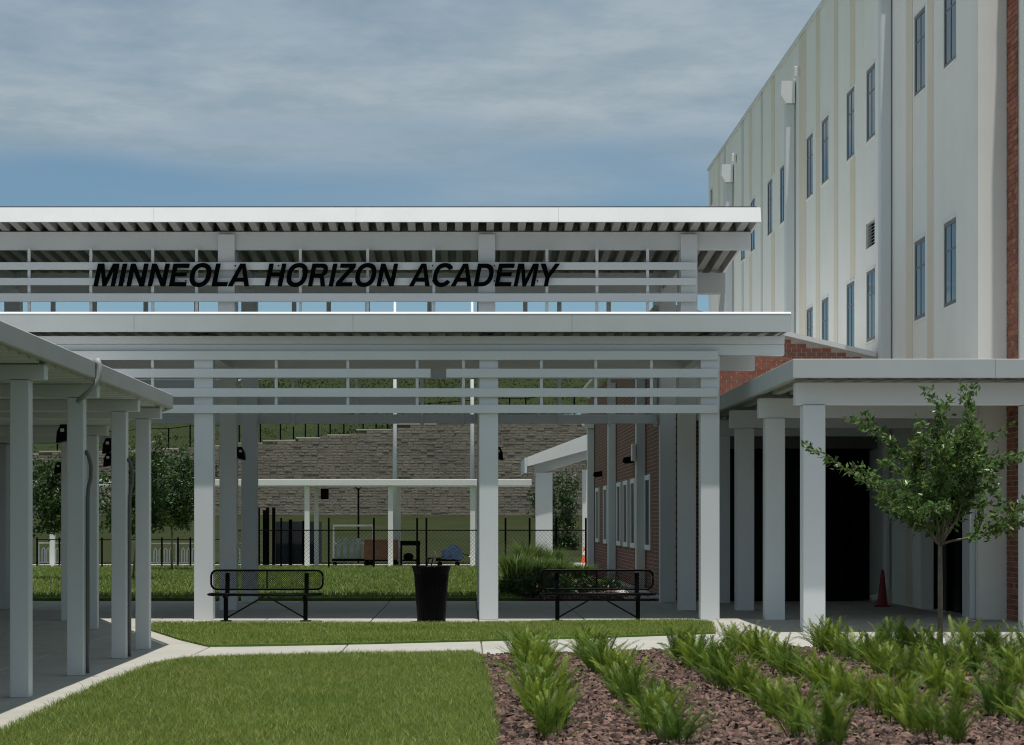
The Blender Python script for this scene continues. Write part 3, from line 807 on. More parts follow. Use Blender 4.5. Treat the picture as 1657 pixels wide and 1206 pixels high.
# ------------------------------------------------------------------ school name
def arc(cx_, cy_, rx, ry, a0, a1, n, p=2.35):
    o = []
    for i in range(n+1):
        t = R(a0 + (a1-a0)*i/n); c, s_ = math.cos(t), math.sin(t)
        o.append((cx_ + rx*math.copysign(abs(c)**(2/p), c), cy_ + ry*math.copysign(abs(s_)**(2/p), s_)))
    return o
ST, HB = 0.205, 0.17
GL = {
 'M': (1.157, [[(.08,0),(.08,1),(.37,1),(.58,.33),(.79,1),(1.08,1),(1.08,0),(.89,0),(.89,.78),(.66,0),(.50,0),(.27,.78),(.27,0)]]),
 'I': (.386, [[(.09,0),(.09,1),(.295,1),(.295,0)]]),
 'N': (1.0, [[(.09,0),(.09,1),(.30,1),(.71,.33),(.71,1),(.91,1),(.91,0),(.70,0),(.29,.67),(.29,0)]]),
 'E': (.926, [[(.09,0),(.09,1),(.85,1),(.85,1-HB-.01),(.295,1-HB-.01),(.295,.61),(.80,.61),(.80,.44),(.295,.44),(.295,HB+.01),(.875,HB+.01),(.875,0)]]),
 'L': (.849, [[(.09,0),(.09,1),(.295,1),(.295,.18),(.81,.18),(.81,0)]]),
 'A': (1.0, [[(0,0),(.38,1),(.62,1),(1.0,0),(.78,0),(.71,.21),(.29,.21),(.22,0)], [(.345,.375),(.655,.375),(.50,.815)]]),
 'H': (1.0, [[(.09,0),(.09,1),(.295,1),(.295,.61),(.705,.61),(.705,1),(.91,1),(.91,0),(.705,0),(.705,.435),(.295,.435),(.295,0)]]),
 'Z': (.849, [[(.03,0),(.03,.17),(.55,.825),(.07,.825),(.07,1),(.81,1),(.81,.835),(.285,.175),(.82,.175),(.82,0)]]),
 'Y': (.926, [[(.36,0),(.36,.38),(0,1),(.24,1),(.465,.575),(.69,1),(.926,1),(.565,.38),(.565,0)]]),
 'O': (1.08, [arc(.54,.5,.49,.525,0,360,40)[:-1], arc(.54,.5,.275,.345,0,360,40)[:-1]]),
 'C': (1.0, [arc(.53,.5,.47,.525,32,328,34) + arc(.53,.5,.262,.345,325,35,28)]),
 'D': (1.0, [[(.09,0)] + arc(.45,.5,.48,.5,-90,90,22,2.3) + [(.09,1)], [(.295,.175)] + arc(.43,.5,.285,.325,-90,90,18,2.3) + [(.295,.825)]]),
 'R': (1.0, [[(.09,0),(.09,1)] + arc(.58,.715,.31,.285,90,-62,14) + [(.80,.36),(.875,.12),(.93,0),(.70,0),(.655,.15),(.60,.34),(.53,.385),(.295,.385),(.295,0)],
              [(.295,.56)] + arc(.55,.695,.135,.135,-90,90,10) + [(.295,.83)]]),
}
SGY = 39.86
CAPH = 36.5/FP*SGY
sign = thing('name_sign', (XP(527, SGY), SGY, ZP(463, SGY)), 'black slanted capital letters spelling the school name across the upper white slats', 'sign')
def letter_mesh(ch, xs):
    cu = bpy.data.curves.new('letter', 'CURVE'); cu.dimensions = '2D'; cu.fill_mode = 'BOTH'; cu.extrude = 0.03
    for loop in GL[ch][1]:
        sp = cu.splines.new('POLY'); sp.points.add(len(loop)-1); sp.use_cyclic_u = True
        for p_, (x, y) in zip(sp.points, loop):
            p_.co = ((x*xs + 0.205*y)*CAPH, y*CAPH, 0, 1)
    ob = bpy.data.objects.new('letter', cu); C.objects.link(ob)
    me = bpy.data.meshes.new_from_object(ob)
    bpy.data.objects.remove(ob); bpy.data.curves.remove(cu)
    v = np.zeros(len(me.vertices)*3); me.vertices.foreach_get('co', v); v = v.reshape(-1, 3)
    v = np.stack([v[:, 0], -v[:, 2], v[:, 1]], 1)
    me.vertices.foreach_set('co', v.ravel()); me.materials.clear(); me.materials.append(M['letter'])
    me.update()
    return me
for word, xa, xb in (('MINNEOLA', 150, 408), ('HORIZON', 427, 645), ('ACADEMY', 663, 904)):
    adv = sum(GL[c][0] for c in word)
    xs = ((xb-xa)/36.5 - 0.205*0.9) / (adv - 0.09)
    x = XP(xa, SGY) - 0.04*CAPH
    for ch in word:
        me = letter_mesh(ch, xs)
        o = place('letter', me, (x, SGY, ZP(463.5, SGY)), sign)
        o['label'] = 'black letter ' + ch
        x += GL[ch][0]*xs*CAPH
mb = MB()
for px in (200, 300, 380, 450, 540, 620, 700, 800, 870):
    for z in (6.10, 6.38):
        x = XP(px, SGY); mb.box(x-.01, x+.01, SGY+.025, 39.9401, z-.01, z+.01)
part('stud', mb, M['black_matt'], sign, kind='stuff')

# ------------------------------------------------------------------ left walkway canopy
lc = thing('walkway_canopy', (-6, 25, 0), 'low white walkway canopy on slim posts along the left edge', 'canopy')
LE = -3.93
KY = 28.55
outline = [(LE, 11), (LE, KY), (-6.35, 37.0), (-6.6, 41.3), (-16, 41.3), (-16, 11)]
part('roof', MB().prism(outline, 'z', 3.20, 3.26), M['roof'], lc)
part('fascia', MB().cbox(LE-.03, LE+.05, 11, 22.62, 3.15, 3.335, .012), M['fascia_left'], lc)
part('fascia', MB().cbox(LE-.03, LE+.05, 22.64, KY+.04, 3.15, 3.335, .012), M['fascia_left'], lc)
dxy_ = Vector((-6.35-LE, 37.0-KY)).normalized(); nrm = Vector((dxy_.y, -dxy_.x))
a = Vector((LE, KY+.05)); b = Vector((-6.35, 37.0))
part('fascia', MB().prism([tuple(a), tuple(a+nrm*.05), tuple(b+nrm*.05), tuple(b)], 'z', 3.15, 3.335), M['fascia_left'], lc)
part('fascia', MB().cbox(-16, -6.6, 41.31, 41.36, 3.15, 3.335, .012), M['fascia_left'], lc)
# soffit ribs (run across the walkway)
mb = MB()
y = 11.2
while y < 41.2:
    xr = LE-.06 if y < KY else (LE + (y-KY)*(-6.35-LE)/(37-KY) - .08 if y < 37 else -6.7)
    mb.prism([(y, 3.2), (y+.05, 3.135), (y+.16, 3.135), (y+.21, 3.2)], 'x', -15.9, xr)
    y += 0.42
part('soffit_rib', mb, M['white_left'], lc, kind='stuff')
LCOL = [(-4.2, 20.4), (-4.2, 23.3), (-4.2, 26.2), (-4.2, 28.1), (-5.78, 33.4), (-6.68, 36.2), (-4.2, 17.4)]
for x, y in LCOL:
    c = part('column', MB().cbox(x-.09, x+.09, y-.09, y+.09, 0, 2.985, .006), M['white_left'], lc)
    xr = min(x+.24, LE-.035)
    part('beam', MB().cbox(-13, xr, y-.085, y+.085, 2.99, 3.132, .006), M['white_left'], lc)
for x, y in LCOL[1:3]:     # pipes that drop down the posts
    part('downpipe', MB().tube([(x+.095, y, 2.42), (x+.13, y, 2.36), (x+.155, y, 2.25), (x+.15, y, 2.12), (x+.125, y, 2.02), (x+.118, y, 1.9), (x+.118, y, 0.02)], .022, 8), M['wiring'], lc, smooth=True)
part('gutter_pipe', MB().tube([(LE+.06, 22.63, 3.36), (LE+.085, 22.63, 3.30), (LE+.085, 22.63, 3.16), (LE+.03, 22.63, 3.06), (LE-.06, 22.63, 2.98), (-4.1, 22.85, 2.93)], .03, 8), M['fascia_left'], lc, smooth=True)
part('pier', MB().cbox(XP(-60, 41), XP(13.5, 41), 40.8, 41.2, 0, 3.13, .01), M['white_left'], lc)
# lamps on posts
def flood(x, y, z, side, s, label, group):
    t = thing('flood_lamp', (x, y, z-.1*s), label, 'lamp', group)
    part('housing', MB().prism([(x, z+.1*s), (x+side*.07*s, z+.1*s), (x+side*.11*s, z+.02*s), (x+side*.12*s, z-.1*s), (x+side*.02*s, z-.08*s), (x, z-.04*s)], 'y', y-.07*s, y+.07*s), M['black'], t)
    part('lens', MB().box(min(x+side*.03*s, x+side*.07*s), max(x+side*.03*s, x+side*.07*s), y-.074*s, y-.071*s, z+.02*s, z+.055*s), M['bucket'], t)
flood(-4.292, 23.3, 2.60, -1, 1.0, 'black flood lamp high on the second post of the left walkway canopy', 'black flood lamps on posts')
flood(-4.292, 26.2, 2.57, -1, 0.95, 'upper of two black flood lamps stacked on the third left walkway post', 'black flood lamps on posts')
flood(-4.292, 26.2, 2.40, -1, 0.85, 'lower of two black flood lamps stacked on the third left walkway post', 'black flood lamps on posts')
flood(-6.772, 36.2, 2.55, -1, 1.0, 'black flood lamp on the rear left walkway post near the shrubs', 'black flood lamps on posts')
flood(-4.288, 40.5, 2.93, 1, 1.25, 'black flood lamp on the canopy column behind the left bench', 'black flood lamps on columns')
flood(0.537, 40.5, 2.93, 1, 1.25, 'black flood lamp peeking out behind the middle canopy column', 'black flood lamps on columns')

# ------------------------------------------------------------------ right walkway canopy
rc = thing('side_canopy', (6.8, 38, 0), 'flat white side canopy on thick columns against the tall building at right', 'canopy')
RZ0, RZ1 = 3.77, 4.05
part('roof_deck', ribbed_deck(4.86, 8.64, 31.87, 45.49, lambda y: 3.80, 0.30, .10), M['deck'], rc)
part('roof_deck', ribbed_deck(8.645, 12.3, 31.87, 35.39, lambda y: 3.80, 0.30, .10), M['deck'], rc)
part('roof_deck', ribbed_deck(8.655, 9.125, 35.395, 36.57, lambda y: 3.80, 0.30, .10), M['deck'], rc)
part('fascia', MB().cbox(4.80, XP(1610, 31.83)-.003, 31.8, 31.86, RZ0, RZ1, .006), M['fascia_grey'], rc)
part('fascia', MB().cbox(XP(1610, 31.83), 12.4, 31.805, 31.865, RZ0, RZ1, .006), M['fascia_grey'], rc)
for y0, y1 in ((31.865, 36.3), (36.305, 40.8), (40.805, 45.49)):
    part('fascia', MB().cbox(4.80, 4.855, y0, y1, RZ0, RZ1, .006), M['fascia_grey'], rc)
for y in (32.5, 36.6, 40.5, 44.2):
    c = part('column', MB().cbox(5.2-.165, 5.2+.165, y-.165, y+.165, 0, 3.40, .006), W_, rc)
    part('beam', MB().cbox(4.93, 8.62, y-.14, y+.14, 3.405, 3.74, .006), W_, rc)
c = part('column', MB().cbox(8.33, 8.66, 32.5-.165, 32.5+.165, 0, 3.40, .006), W_, rc)
part('beam', MB().cbox(8.625, 12.2, 32.36, 32.64, 3.405, 3.74, .006), W_, rc)

# ------------------------------------------------------------------ benches and litter bin
def rrect(x0, x1, z0, z1, r, y, n=6):
    pts = []
    for cx_, cz_, a0 in ((x1-r, z1-r, 0), (x0+r, z1-r, 90), (x0+r, z0+r, 180), (x1-r, z0+r, 270)):
        for i in range(n+1):
            t = R(a0 + 90*i/n); pts.append((cx_+r*math.cos(t), y, cz_+r*math.sin(t)))
    return pts + [pts[0]]
def bench(xc, yc, label, w=1.86):
    t = thing('bench', (xc, yc, 0), label, 'bench', 'black mesh benches')
    B = M['black']
    x0, x1 = xc-w/2, xc+w/2
    yb = yc + 0.22
    bk = part('backrest', MB().tube(rrect(x0, x1, .53, .845, .10, yb), .019, 8), B, t, smooth=True)
    mb = wire_mesh(x0+.03, x1-.03, .545, .83, yb, .036, .0038)
    part('mesh', mb, B, bk, kind='stuff')
    part('rib', MB().tube([(xc, yb+.012, .54), (xc, yb+.012, .835)], .012, 6), B, bk)
    st = part('seat', MB().tube([(x0+.06, yc-.24, .45), (x1-.06, yc-.24, .45), (x1-.0, yc-.18, .455), (x1, yc+.14, .455), (x1-.06, yc+.2, .45), (x0+.06, yc+.2, .45), (x0, yc+.14, .455), (x0, yc-.18, .455), (x0+.06, yc-.24, .45)], .02, 8), B, t, smooth=True)
    mb = MB()
    for k in range(52):
        x = x0+.03 + k*(w-.06)/51
        mb.box(x-.007, x+.007, yc-.23, yc+.19, .444, .452)
    for k in range(10):
        y = yc-.21 + k*.042
        mb.box(x0+.01, x1-.01, y-.005, y+.005, .4525, .458)
    part('mesh', mb, B, st, kind='stuff')
    for s in (-1, 1):
        xx = xc + s*(w/2-.30)
        xl = xc + s*(w/2-.27)
        part('leg', MB().cbox(xl-.035, xl+.035, yc-.035, yc+.035, 0.0, .40, .006), B, t)
        part('foot', MB().cbox(xl-.09, xl+.09, yc-.07, yc+.07, 0.0, .025, .006), B, t)
        part('seat_bracket', MB().cbox(xl-.03, xl+.03, yc-.22, yc+.235, .401, .435, .006), B, t)
        part('back_support', MB().prism([(yc+.19, .43), (yc+.255, .43), (yc+.265, .80), (yc+.235, .80)], 'x', xl-.035, xl+.035), B, t)
        part('brace', MB().tube([(xc+s*.02, yc, .42), (xl-s*.03, yc, .07)], .014, 6), B, t)
bench(XP(430, 35.85), 35.85, 'black metal mesh bench standing left of the litter bin')
bench(XP(967, 36.0), 36.0, 'black metal mesh bench right of the middle column, in front of the shrubs', 1.88)

tb = thing('litter_bin', (XP(698, 35.7), 35.7, 0), 'black slatted steel litter bin with a raised lid beside the benches', 'litter bin')
bx, byy = XP(698, 35.7), 35.7
n_sl = 34
prof = [(.235, .02), (.25, .3), (.272, .62), (.288, .80), (.325, .925)]
smb = MB()
for i in range(len(prof)):
    r, z = prof[i]
    for sx_, dr in ((-.018, 0), (.018, 0), (.018, -.008), (-.018, -.008)):
        smb.v.append((r+dr, sx_*(1+.35*i/4), z))
for i in range(len(prof)-1):
    for k in range(4):
        smb.f.append((i*4+k, i*4+(k+1) % 4, (i+1)*4+(k+1) % 4, (i+1)*4+k))
smb.f.append((16, 17, 18, 19))
sme = bpy.data.meshes.new('slat'); sme.from_pydata(smb.v, [], smb.f); sme.materials.append(M['black'])
for k in range(n_sl):
    place('slat', sme, (bx, byy, 0), tb, rz=2*math.pi*k/n_sl)
part('liner', MB().lathe([(.215, .03), (.255, .78), (.262, .86)], 24, (bx, byy)), M['black_matt'], tb, smooth=False)
for r, z in ((.25, .30), (.285, .75)):
    pts = [(bx+(r-.012)*math.cos(2*math.pi*k/24), byy+(r-.012)*math.sin(2*math.pi*k/24), z) for k in range(25)]
    part('hoop', MB().tube(pts, .012, 6), M['black'], tb)
part('base', MB().lathe([(.24, 0), (.24, .02)], 24, (bx, byy)), M['black'], tb)
pts = [(bx+.30*math.cos(2*math.pi*k/24), byy+.30*math.sin(2*math.pi*k/24), .905) for k in range(25)]
part('rim', MB().tube(pts, .017, 6), M['black'], tb)
part('lid', MB().lathe([(.02, 1.075), (.12, 1.065), (.135, 1.05), (.13, 1.04)], 20, (bx+.04, byy)), M['black'], tb)
for k in range(3):
    an = 2*math.pi*k/3 + .4
    part('lid_post', MB().tube([(bx+.04+.10*math.cos(an), byy+.10*math.sin(an), 1.045), (bx+.12*math.cos(an), byy+.12*math.sin(an), .86)], .009, 6), M['black'], tb)

# ------------------------------------------------------------------ plants
def frond_mesh(length, up, nl, seed, m, lw=.011, ll=.105):
    r = np.random.default_rng(seed)
    vs, fs = [], []
    n = 14
    pts = []
    for i in range(n+1):
        t = i/n
        ang = R(up) - R(38)*t**1.6
        if i == 0: p = np.array([0.02, 0, 0.0])
        else: p = pts[-1] + np.array([math.cos(ang), r.normal(0, .03), math.sin(ang)])*length/n
        pts.append(p)
    pts = np.array(pts)
    for i in range(n):       # stem as a narrow strip with depth
        a, b = pts[i], pts[i+1]; w0 = .006*(1-i/n)+.0015; k = len(vs)
        vs += [a+[0, w0, 0], a-[0, w0, 0], b-[0, w0, 0], b+[0, w0, 0], a+[0, 0, -w0], b+[0, 0, -w0]]
        fs += [(k, k+1, k+2, k+3), (k, k+3, k+5, k+4), (k+1, k+4, k+5, k+2)]
    for j in range(nl):
        t = 0.14 + 0.86*j/(nl-1)
        q = t*n; i = min(int(q), n-1); p = pts[i]*(1-(q-i)) + pts[i+1]*(q-i)
        d = (pts[min(i+1, n)]-pts[i]); d /= np.linalg.norm(d)
        upv = np.array([-d[2], 0, d[0]])
        prof_ = (0.55+0.45*math.sin(math.pi*min(1, t*0.95+.12)))*ll
        for s in (-1, 1):
            L_ = prof_*r.uniform(.8, 1.15)
            sp = 1.0 - 0.45*t
            dirv = d*(0.30+.65*t) + np.array([0, s, 0])*sp + upv*(0.38+r.normal(0, .16))
            dirv /= np.linalg.norm(dirv)
            wv = np.cross(dirv, upv); wv /= np.linalg.norm(wv)+1e-9
            k = len(vs)
            mid = p + dirv*L_*.5; tip = p + dirv*L_ + np.array([0, 0, -.12*L_])
            vs += [p - wv*lw*.3, p + wv*lw*.3, mid + wv*lw*.62, tip, mid - wv*lw*.62]
            fs += [(k, k+1, k+2, k+4), (k+4, k+2, k+3)]
    me = bpy.data.meshes.new('frond'); me.from_pydata([tuple(v) for v in vs], [], fs); me.materials.append(m)
    return me
FM = [frond_mesh(random.uniform(.42, .54), u, 27, 100+i, M['frond'], .0064, .076) for i, u in enumerate((88, 82, 76, 70, 64, 56, 48, 42))]
FY = [frond_mesh(random.uniform(.40, .50), u, 27, 200+i, M['frond_young'], .0064, .072) for i, u in enumerate((86, 78, 68, 58))]
def cycad(x, y, s, label, young, seed):
    r = random.Random(seed)
    root = thing('cycad', (x, y, 0.02), label, 'plant', 'cycad clumps in the mulch bed')
    part('stem', MB().lathe([(.05, 0.0), (.065, .04), (.035, .09)], 8, (x, y)), M['bark'], root)
    nf = r.randint(24, 34)
    for k in range(nf):
        me = r.choice(FY) if r.random() < young else r.choice(FM)
        o = place('frond', me, (x + r.uniform(-.13, .13)*s, y + r.uniform(-.13, .13)*s, 0.05), root, rz=2*math.pi*(k/nf) + r.uniform(-.3, .3))
        k_ = s*r.uniform(.78, 1.15)
        o.scale = (k_, k_, k_)
        o.rotation_euler = (r.uniform(-.12, .12), r.uniform(-.15, .12), o.rotation_euler.z)
    return root
rows = [(0.68, 'row beside the lawn'), (1.48, 'second row from the lawn'), (2.52, 'third row from the lawn'), (3.40, 'fourth row from the lawn'),
        (4.42, 'fifth row from the lawn'), (5.35, 'sixth row from the lawn'), (6.3, 'seventh row from the lawn')]
ordw = ['nearest the path', 'second from the path', 'third from the path', 'fourth from the path', 'fifth from the path', 'sixth from the path', 'seventh from the path',
        'eighth from the path', 'ninth from the path', 'tenth from the path', 'eleventh from the path', 'twelfth from the path', 'thirteenth from the path', 'fourteenth from the path', 'fifteenth from the path', 'sixteenth from the path', 'seventeenth from the path', 'eighteenth from the path', 'nineteenth from the path', 'twentieth from the path', 'twenty-first from the path']
sd = 0
for ri, (rx, rl) in enumerate(rows):
    y = 26.2 + (1.0 if ri > 2 else -0.4) + random.uniform(-.3, .3)
    k = 0
    while y > 15.3:
        yg = random.random() < 0.25
        if rx < 0.262*y + 0.5:
            x = rx + random.uniform(-.09, .09)
            sd += 1
            young = random.choice((0.05, 0.1, 0.3, 0.75)) if not yg else 0.85
            tone = 'bright' if young > 0.6 else ('mixed' if young > 0.2 else 'dark')
            cycad(x, y, random.uniform(.60, .94), f'{tone} green cycad clump, {ordw[k]} in the {rl}', young, sd)
            k += 1
        y -= random.uniform(.60, .86)

def leaf_cloud(centers, dirs, n_per, spread, ll, lw, seed, gravity=.25):
    r = np.random.default_rng(seed)
    c = np.repeat(np.array(centers), n_per, 0); d = np.repeat(np.array(dirs), n_per, 0); n = len(c)
    p = c + r.normal(0, spread, (n, 3))
    a = d*0.6 + r.normal(0, .7, (n, 3)); a[:, 2] -= gravity*r.random(n)
    a /= np.linalg.norm(a, axis=1)[:, None]
    u = np.cross(a, r.normal(0, 1, (n, 3))); u /= np.linalg.norm(u, axis=1)[:, None]
    nn = np.cross(a, u)
    l = ll*r.uniform(.7, 1.25, n)[:, None]; w = lw*r.uniform(.8, 1.2, n)[:, None]
    V = np.zeros((n, 6, 3))
    V[:, 0] = p; V[:, 1] = p + a*l*.45 + u*w*.5 + nn*w*.18; V[:, 2] = p + a*l; V[:, 3] = p + a*l*.45 - u*w*.5 + nn*w*.18
    V[:, 4] = p + a*l*.45; V[:, 5] = p + a*l*.75
    b = np.arange(n)[:, None]*6
    F = np.concatenate([b+np.array([0, 1, 4]), b+np.array([1, 2, 4]), b+np.array([0, 4, 3]), b+np.array([4, 2, 3])], 0)
    return V.reshape(-1, 3), F
def tree(name, x, y, h, trunk_h, crown_r, label, m, seed, nb=9, n_per=9, ll=.075, lw=.034, r0=.03, step=.09, spread=.045, flowers=0, lean=0.0, sub=5):
    r = random.Random(seed)
    t = thing(name, (x, y, 0.02), label, 'tree')
    top = Vector((x+lean, y, trunk_h))
    part('trunk', MB().tube([(x, y, 0.0), (x+r.uniform(-.01, .01)+lean*.4, y, trunk_h*.5), tuple(top)], [r0*1.15, r0, r0*.85], 8), M['bark'], t, smooth=True)
    brm = MB(); cen, dr = [], []
    for k in range(nb):
        az = 2*math.pi*k/nb + r.uniform(-.35, .35); el = r.uniform(.25, 1.35) if k % 3 else r.uniform(.9, 1.45)
        L_ = (h - trunk_h)*(0.75 + .3*math.sin(el)) if el > .9 else crown_r*r.uniform(.65, 1.3)
        d = Vector((math.cos(az)*math.cos(el), math.sin(az)*math.cos(el), math.sin(el)))
        p = top.copy(); pts, n = [p.copy()], max(6, int(L_/step))
        for i in range(n):
            d = (d + Vector((r.gauss(0, .09), r.gauss(0, .09), r.gauss(0, .07) + .012))).normalized()
            p = p + d*(L_/n); pts.append(p.copy())
            if i > n*.22:
                cen.append(tuple(p)); dr.append(tuple(d))
        brm.tube([tuple(q) for q in pts], [max(.003, r0*.55*(1-i/(n+1))) for i in range(n+1)], 6)
        for s in range(sub):
            i0 = r.randint(int(n*.25), n-1); q = pts[i0].copy(); d2 = (d + Vector((r.gauss(0, .8), r.gauss(0, .8), r.gauss(.05, .45)))).normalized()
            L2 = crown_r*r.uniform(.3, .7); pp = [q.copy()]; n2 = max(4, int(L2/step))
            for i in range(n2):
                d2 = (d2 + Vector((r.gauss(0, .12), r.gauss(0, .12), r.gauss(0, .1)))).normalized()
                q = q + d2*(L2/n2); pp.append(q.copy()); cen.append(tuple(q)); dr.append(tuple(d2))
            brm.tube([tuple(v) for v in pp], [max(.002, r0*.2*(1-i/(n2+1))) for i in range(n2+1)], 5)
    part('branch', brm, M['bark'], t, smooth=True, kind='stuff')
    V, F = leaf_cloud(cen, dr, n_per, spread, ll, lw, seed)
    np_mesh('foliage', V - WL[t.name], F, m, 'stuff', t)
    if flowers:
        rr = np.random.default_rng(seed+5); idx = rr.choice(len(cen), flowers)
        mb = MB()
        for i in idx:
            c = Vector(cen[i]) + Vector(rr.normal(0, .06, 3))
            for _ in range(5):
                e = c + Vector(rr.normal(0, .035, 3)); s = .03
                mb.add([e+Vector((s, 0, -s)), e+Vector((-s, s, 0)), e+Vector((0, -s, s)), e+Vector((0, s, s))], [(0, 1, 2), (0, 2, 3), (0, 3, 1), (1, 3, 2)])
        part('blossom', mb, M['flower'], t, kind='stuff')
    return t
TX, TY = G(1521, 1075)
tree('young_tree', TX, TY, 2.74, 1.38, 1.42, 'young glossy-leaved tree with a thin trunk in the mulch bed', M['leaf'], 24, nb=13, n_per=9, ll=.085, lw=.038, sub=5, spread=.028, step=.075)
tree('flowering_tree', *G(103, 940), 3.2, 1.3, 1.2, 'dark crape myrtle with white blossom, leftmost on the back lawn', M['leaf_dark'], 31, nb=15, n_per=11, ll=.13, lw=.06, spread=.09, step=.13, sub=8, flowers=60)
tree('flowering_tree', *G(215, 940), 3.5, 1.25, 1.25, 'dark crape myrtle with a leaning trunk and few blossoms, seen between the left posts', M['leaf_dark'], 33, nb=15, n_per=11, ll=.13, lw=.06, spread=.09, step=.13, sub=8, flowers=30, lean=.12)
tree('flowering_tree', *G(278, 925), 3.7, 1.45, 1.35, 'dense dark crape myrtle left of the front canopy column', M['leaf_dark'], 35, nb=16, n_per=12, ll=.14, lw=.065, spread=.10, step=.14, sub=8, flowers=4)
tree('young_conifer', XP(906, 96), 96.0, 3.6, 0.5, 0.6, 'small dark slender tree behind the far porch column', M['leaf_dark'], 37, nb=12, n_per=18, ll=.16, lw=.07, spread=.15, step=.16)
tree('young_conifer', XP(296, 117), 117.0, 5.0, 2.2, 0.9, 'thin wispy tree in front of the block retaining wall', M['leaf_dark'], 39, nb=8, n_per=4, ll=.14, lw=.04, spread=.16, step=.2)

def shrub(name, x, y, rx, h, label, m, seed, n=420, ll=.09, lw=.04, group=None):
    r = np.random.default_rng(seed)
    t = thing(name, (x, y, .02), label, 'shrub', group)
    mb = MB()
    for k in range(7):
        a = 2*math.pi*k/7; mb.tube([(x, y, 0.0), (x+rx*.5*math.cos(a), y+rx*.5*math.sin(a), h*.6)], [.012, .005], 5)
    part('stem', mb, M['bark'], t, kind='stuff')
    c = []
    while len(c) < n:
        p = r.uniform(-1, 1, 3)
        q = p*np.array([1, 1, 1])
        rad = np.linalg.norm(q)
        if rad < 1*(0.85+.3*math.sin(5*math.atan2(p[1], p[0])+seed)*0.4) and rad > .35:
            c.append((x+p[0]*rx, y+p[1]*rx, max(.04, h*.5+p[2]*h*.5)))
    d = np.array(c) - np.array([x, y, h*.3]); d /= np.linalg.norm(d, axis=1)[:, None]
    V, F = leaf_cloud(c, d, 3, .05, ll, lw, seed)
    np_mesh('foliage', V - WL[t.name], F, m, 'stuff', t)
for k, (px, py, rx, h, lab) in enumerate([(832, 966, .42, .45, 'dark low shrub beside the middle column, at the paving edge'), (868, 968, .45, .58, 'dark low shrub behind the left end of the right bench'),
        (908, 964, .4, .45, 'dark low shrub behind the middle of the right bench'), (948, 962, .36, .36, 'dark low shrub behind the right half of the right bench'),
        (985, 958, .28, .28, 'dark low shrub near the brick wing wall')]):
    shrub('shrub', *G(px, py), rx, h, lab, M['shrub'], 50+k, group='low shrubs behind the right bench')
def fountain_grass(x, y, rad, h, label, seed, n=900):
    r = np.random.default_rng(seed)
    t = thing('ornamental_grass', (x, y, .02), label, 'plant', 'ornamental grass clumps behind the bench')
    a = r.random(n)*2*np.pi; rr = rad*.35*np.sqrt(r.random(n)); hh = h*r.uniform(.6, 1.05, n); out = rad*r.uniform(.2, 1.0, n)
    b = np.stack([rr*np.cos(a), rr*np.sin(a), np.zeros(n)], 1); d = np.stack([np.cos(a), np.sin(a), np.zeros(n)], 1); s = np.stack([-np.sin(a), np.cos(a), np.zeros(n)], 1)*.008
    p1 = b + d*(out*.35)[:, None]; p1[:, 2] = hh*.65; p2 = b + d*out[:, None]; p2[:, 2] = hh*r.uniform(.75, 1.0, n)
    V = np.zeros((n, 5, 3)); V[:, 0] = b-s; V[:, 1] = b+s; V[:, 2] = p1+s; V[:, 3] = p1-s; V[:, 4] = p2
    k = np.arange(n)[:, None]*5
    F = np.concatenate([k+np.array([0, 1, 2]), k+np.array([0, 2, 3]), k+np.array([3, 2, 4])], 0)
    np_mesh('blade', V.reshape(-1, 3), F, M['fountain'], 'stuff', t)
for k, (px, py, lab) in enumerate([(835, 944, 'feathery green grass clump beside the middle column'), (872, 942, 'feathery green grass clump above the left end of the right bench'),
        (905, 938, 'feathery green grass clump over the middle of the right bench'), (940, 940, 'feathery green grass clump nearest the far orange cone'), (855, 926, 'feathery green grass clump in the back row, left of the porch column'), (890, 924, 'feathery green grass clump in front of the porch column')]):
    fountain_grass(*G(px, py), (.8, .7, .75, .6, .9, .85)[k], (.95, .8, .72, .55, 1.1, .9)[k], lab, 70+k, 700)

# ------------------------------------------------------------------ background court
YB = 79.0
bw = thing('far_walkway', (-8, YB, 0), 'thin white far walkway roof on slender posts in front of the retaining wall', 'canopy')
XR = XP(860, YB)
part('roof', MB().cbox(-20, XR, YB-.25, YB+2.6, 2.98, 3.2, .01), M['white_far'], bw)
for px in (85, 497, 632, 765):
    x = XP(px, YB)
    part('column', MB().cbox(x-.09, x+.09, YB-.09, YB+.09, 0.0, 2.975, .005), M['white_far'], bw)
for px in (512, 645, 771):
    x = XP(px, YB+2.3)
    part('column', MB().cbox(x-.08, x+.08, YB+2.22, YB+2.38, 0.0, 2.975, .005), M['pipe'], bw)
solo('flood_lamp', MB().cbox(XP(510, YB)+.07, XP(510, YB)+.36, YB+1.9, YB+2.2, 2.5, 2.9, .02), M['black'], 'square black lamp under the far walkway roof, beside its left post', 'lamp')
for px, lab in ((639, 'tall white flagpole behind the litter bin'), (764, 'tall white flagpole just left of the middle canopy column')):
    x = XP(px, 92)
    t = thing('flagpole', (x, 92, 0), lab, 'flagpole', 'white flagpoles')
    part('pole', MB().tube([(x, 92, 0.0), (x, 92, 6), (x, 92, 11.6)], [.11, .085, .05], 10), M['white_far'], t, smooth=True)
    part('collar', MB().lathe([(.2, -.02), (.2, .1), (.13, .2)], 12, (x, 92)), M['white_far'], t)
    part('finial', MB().lathe([(.02, 11.6), (.09, 11.66), (.1, 11.72), (.06, 11.8), (.01, 11.83)], 10, (x, 92)), M['white_far'], t)

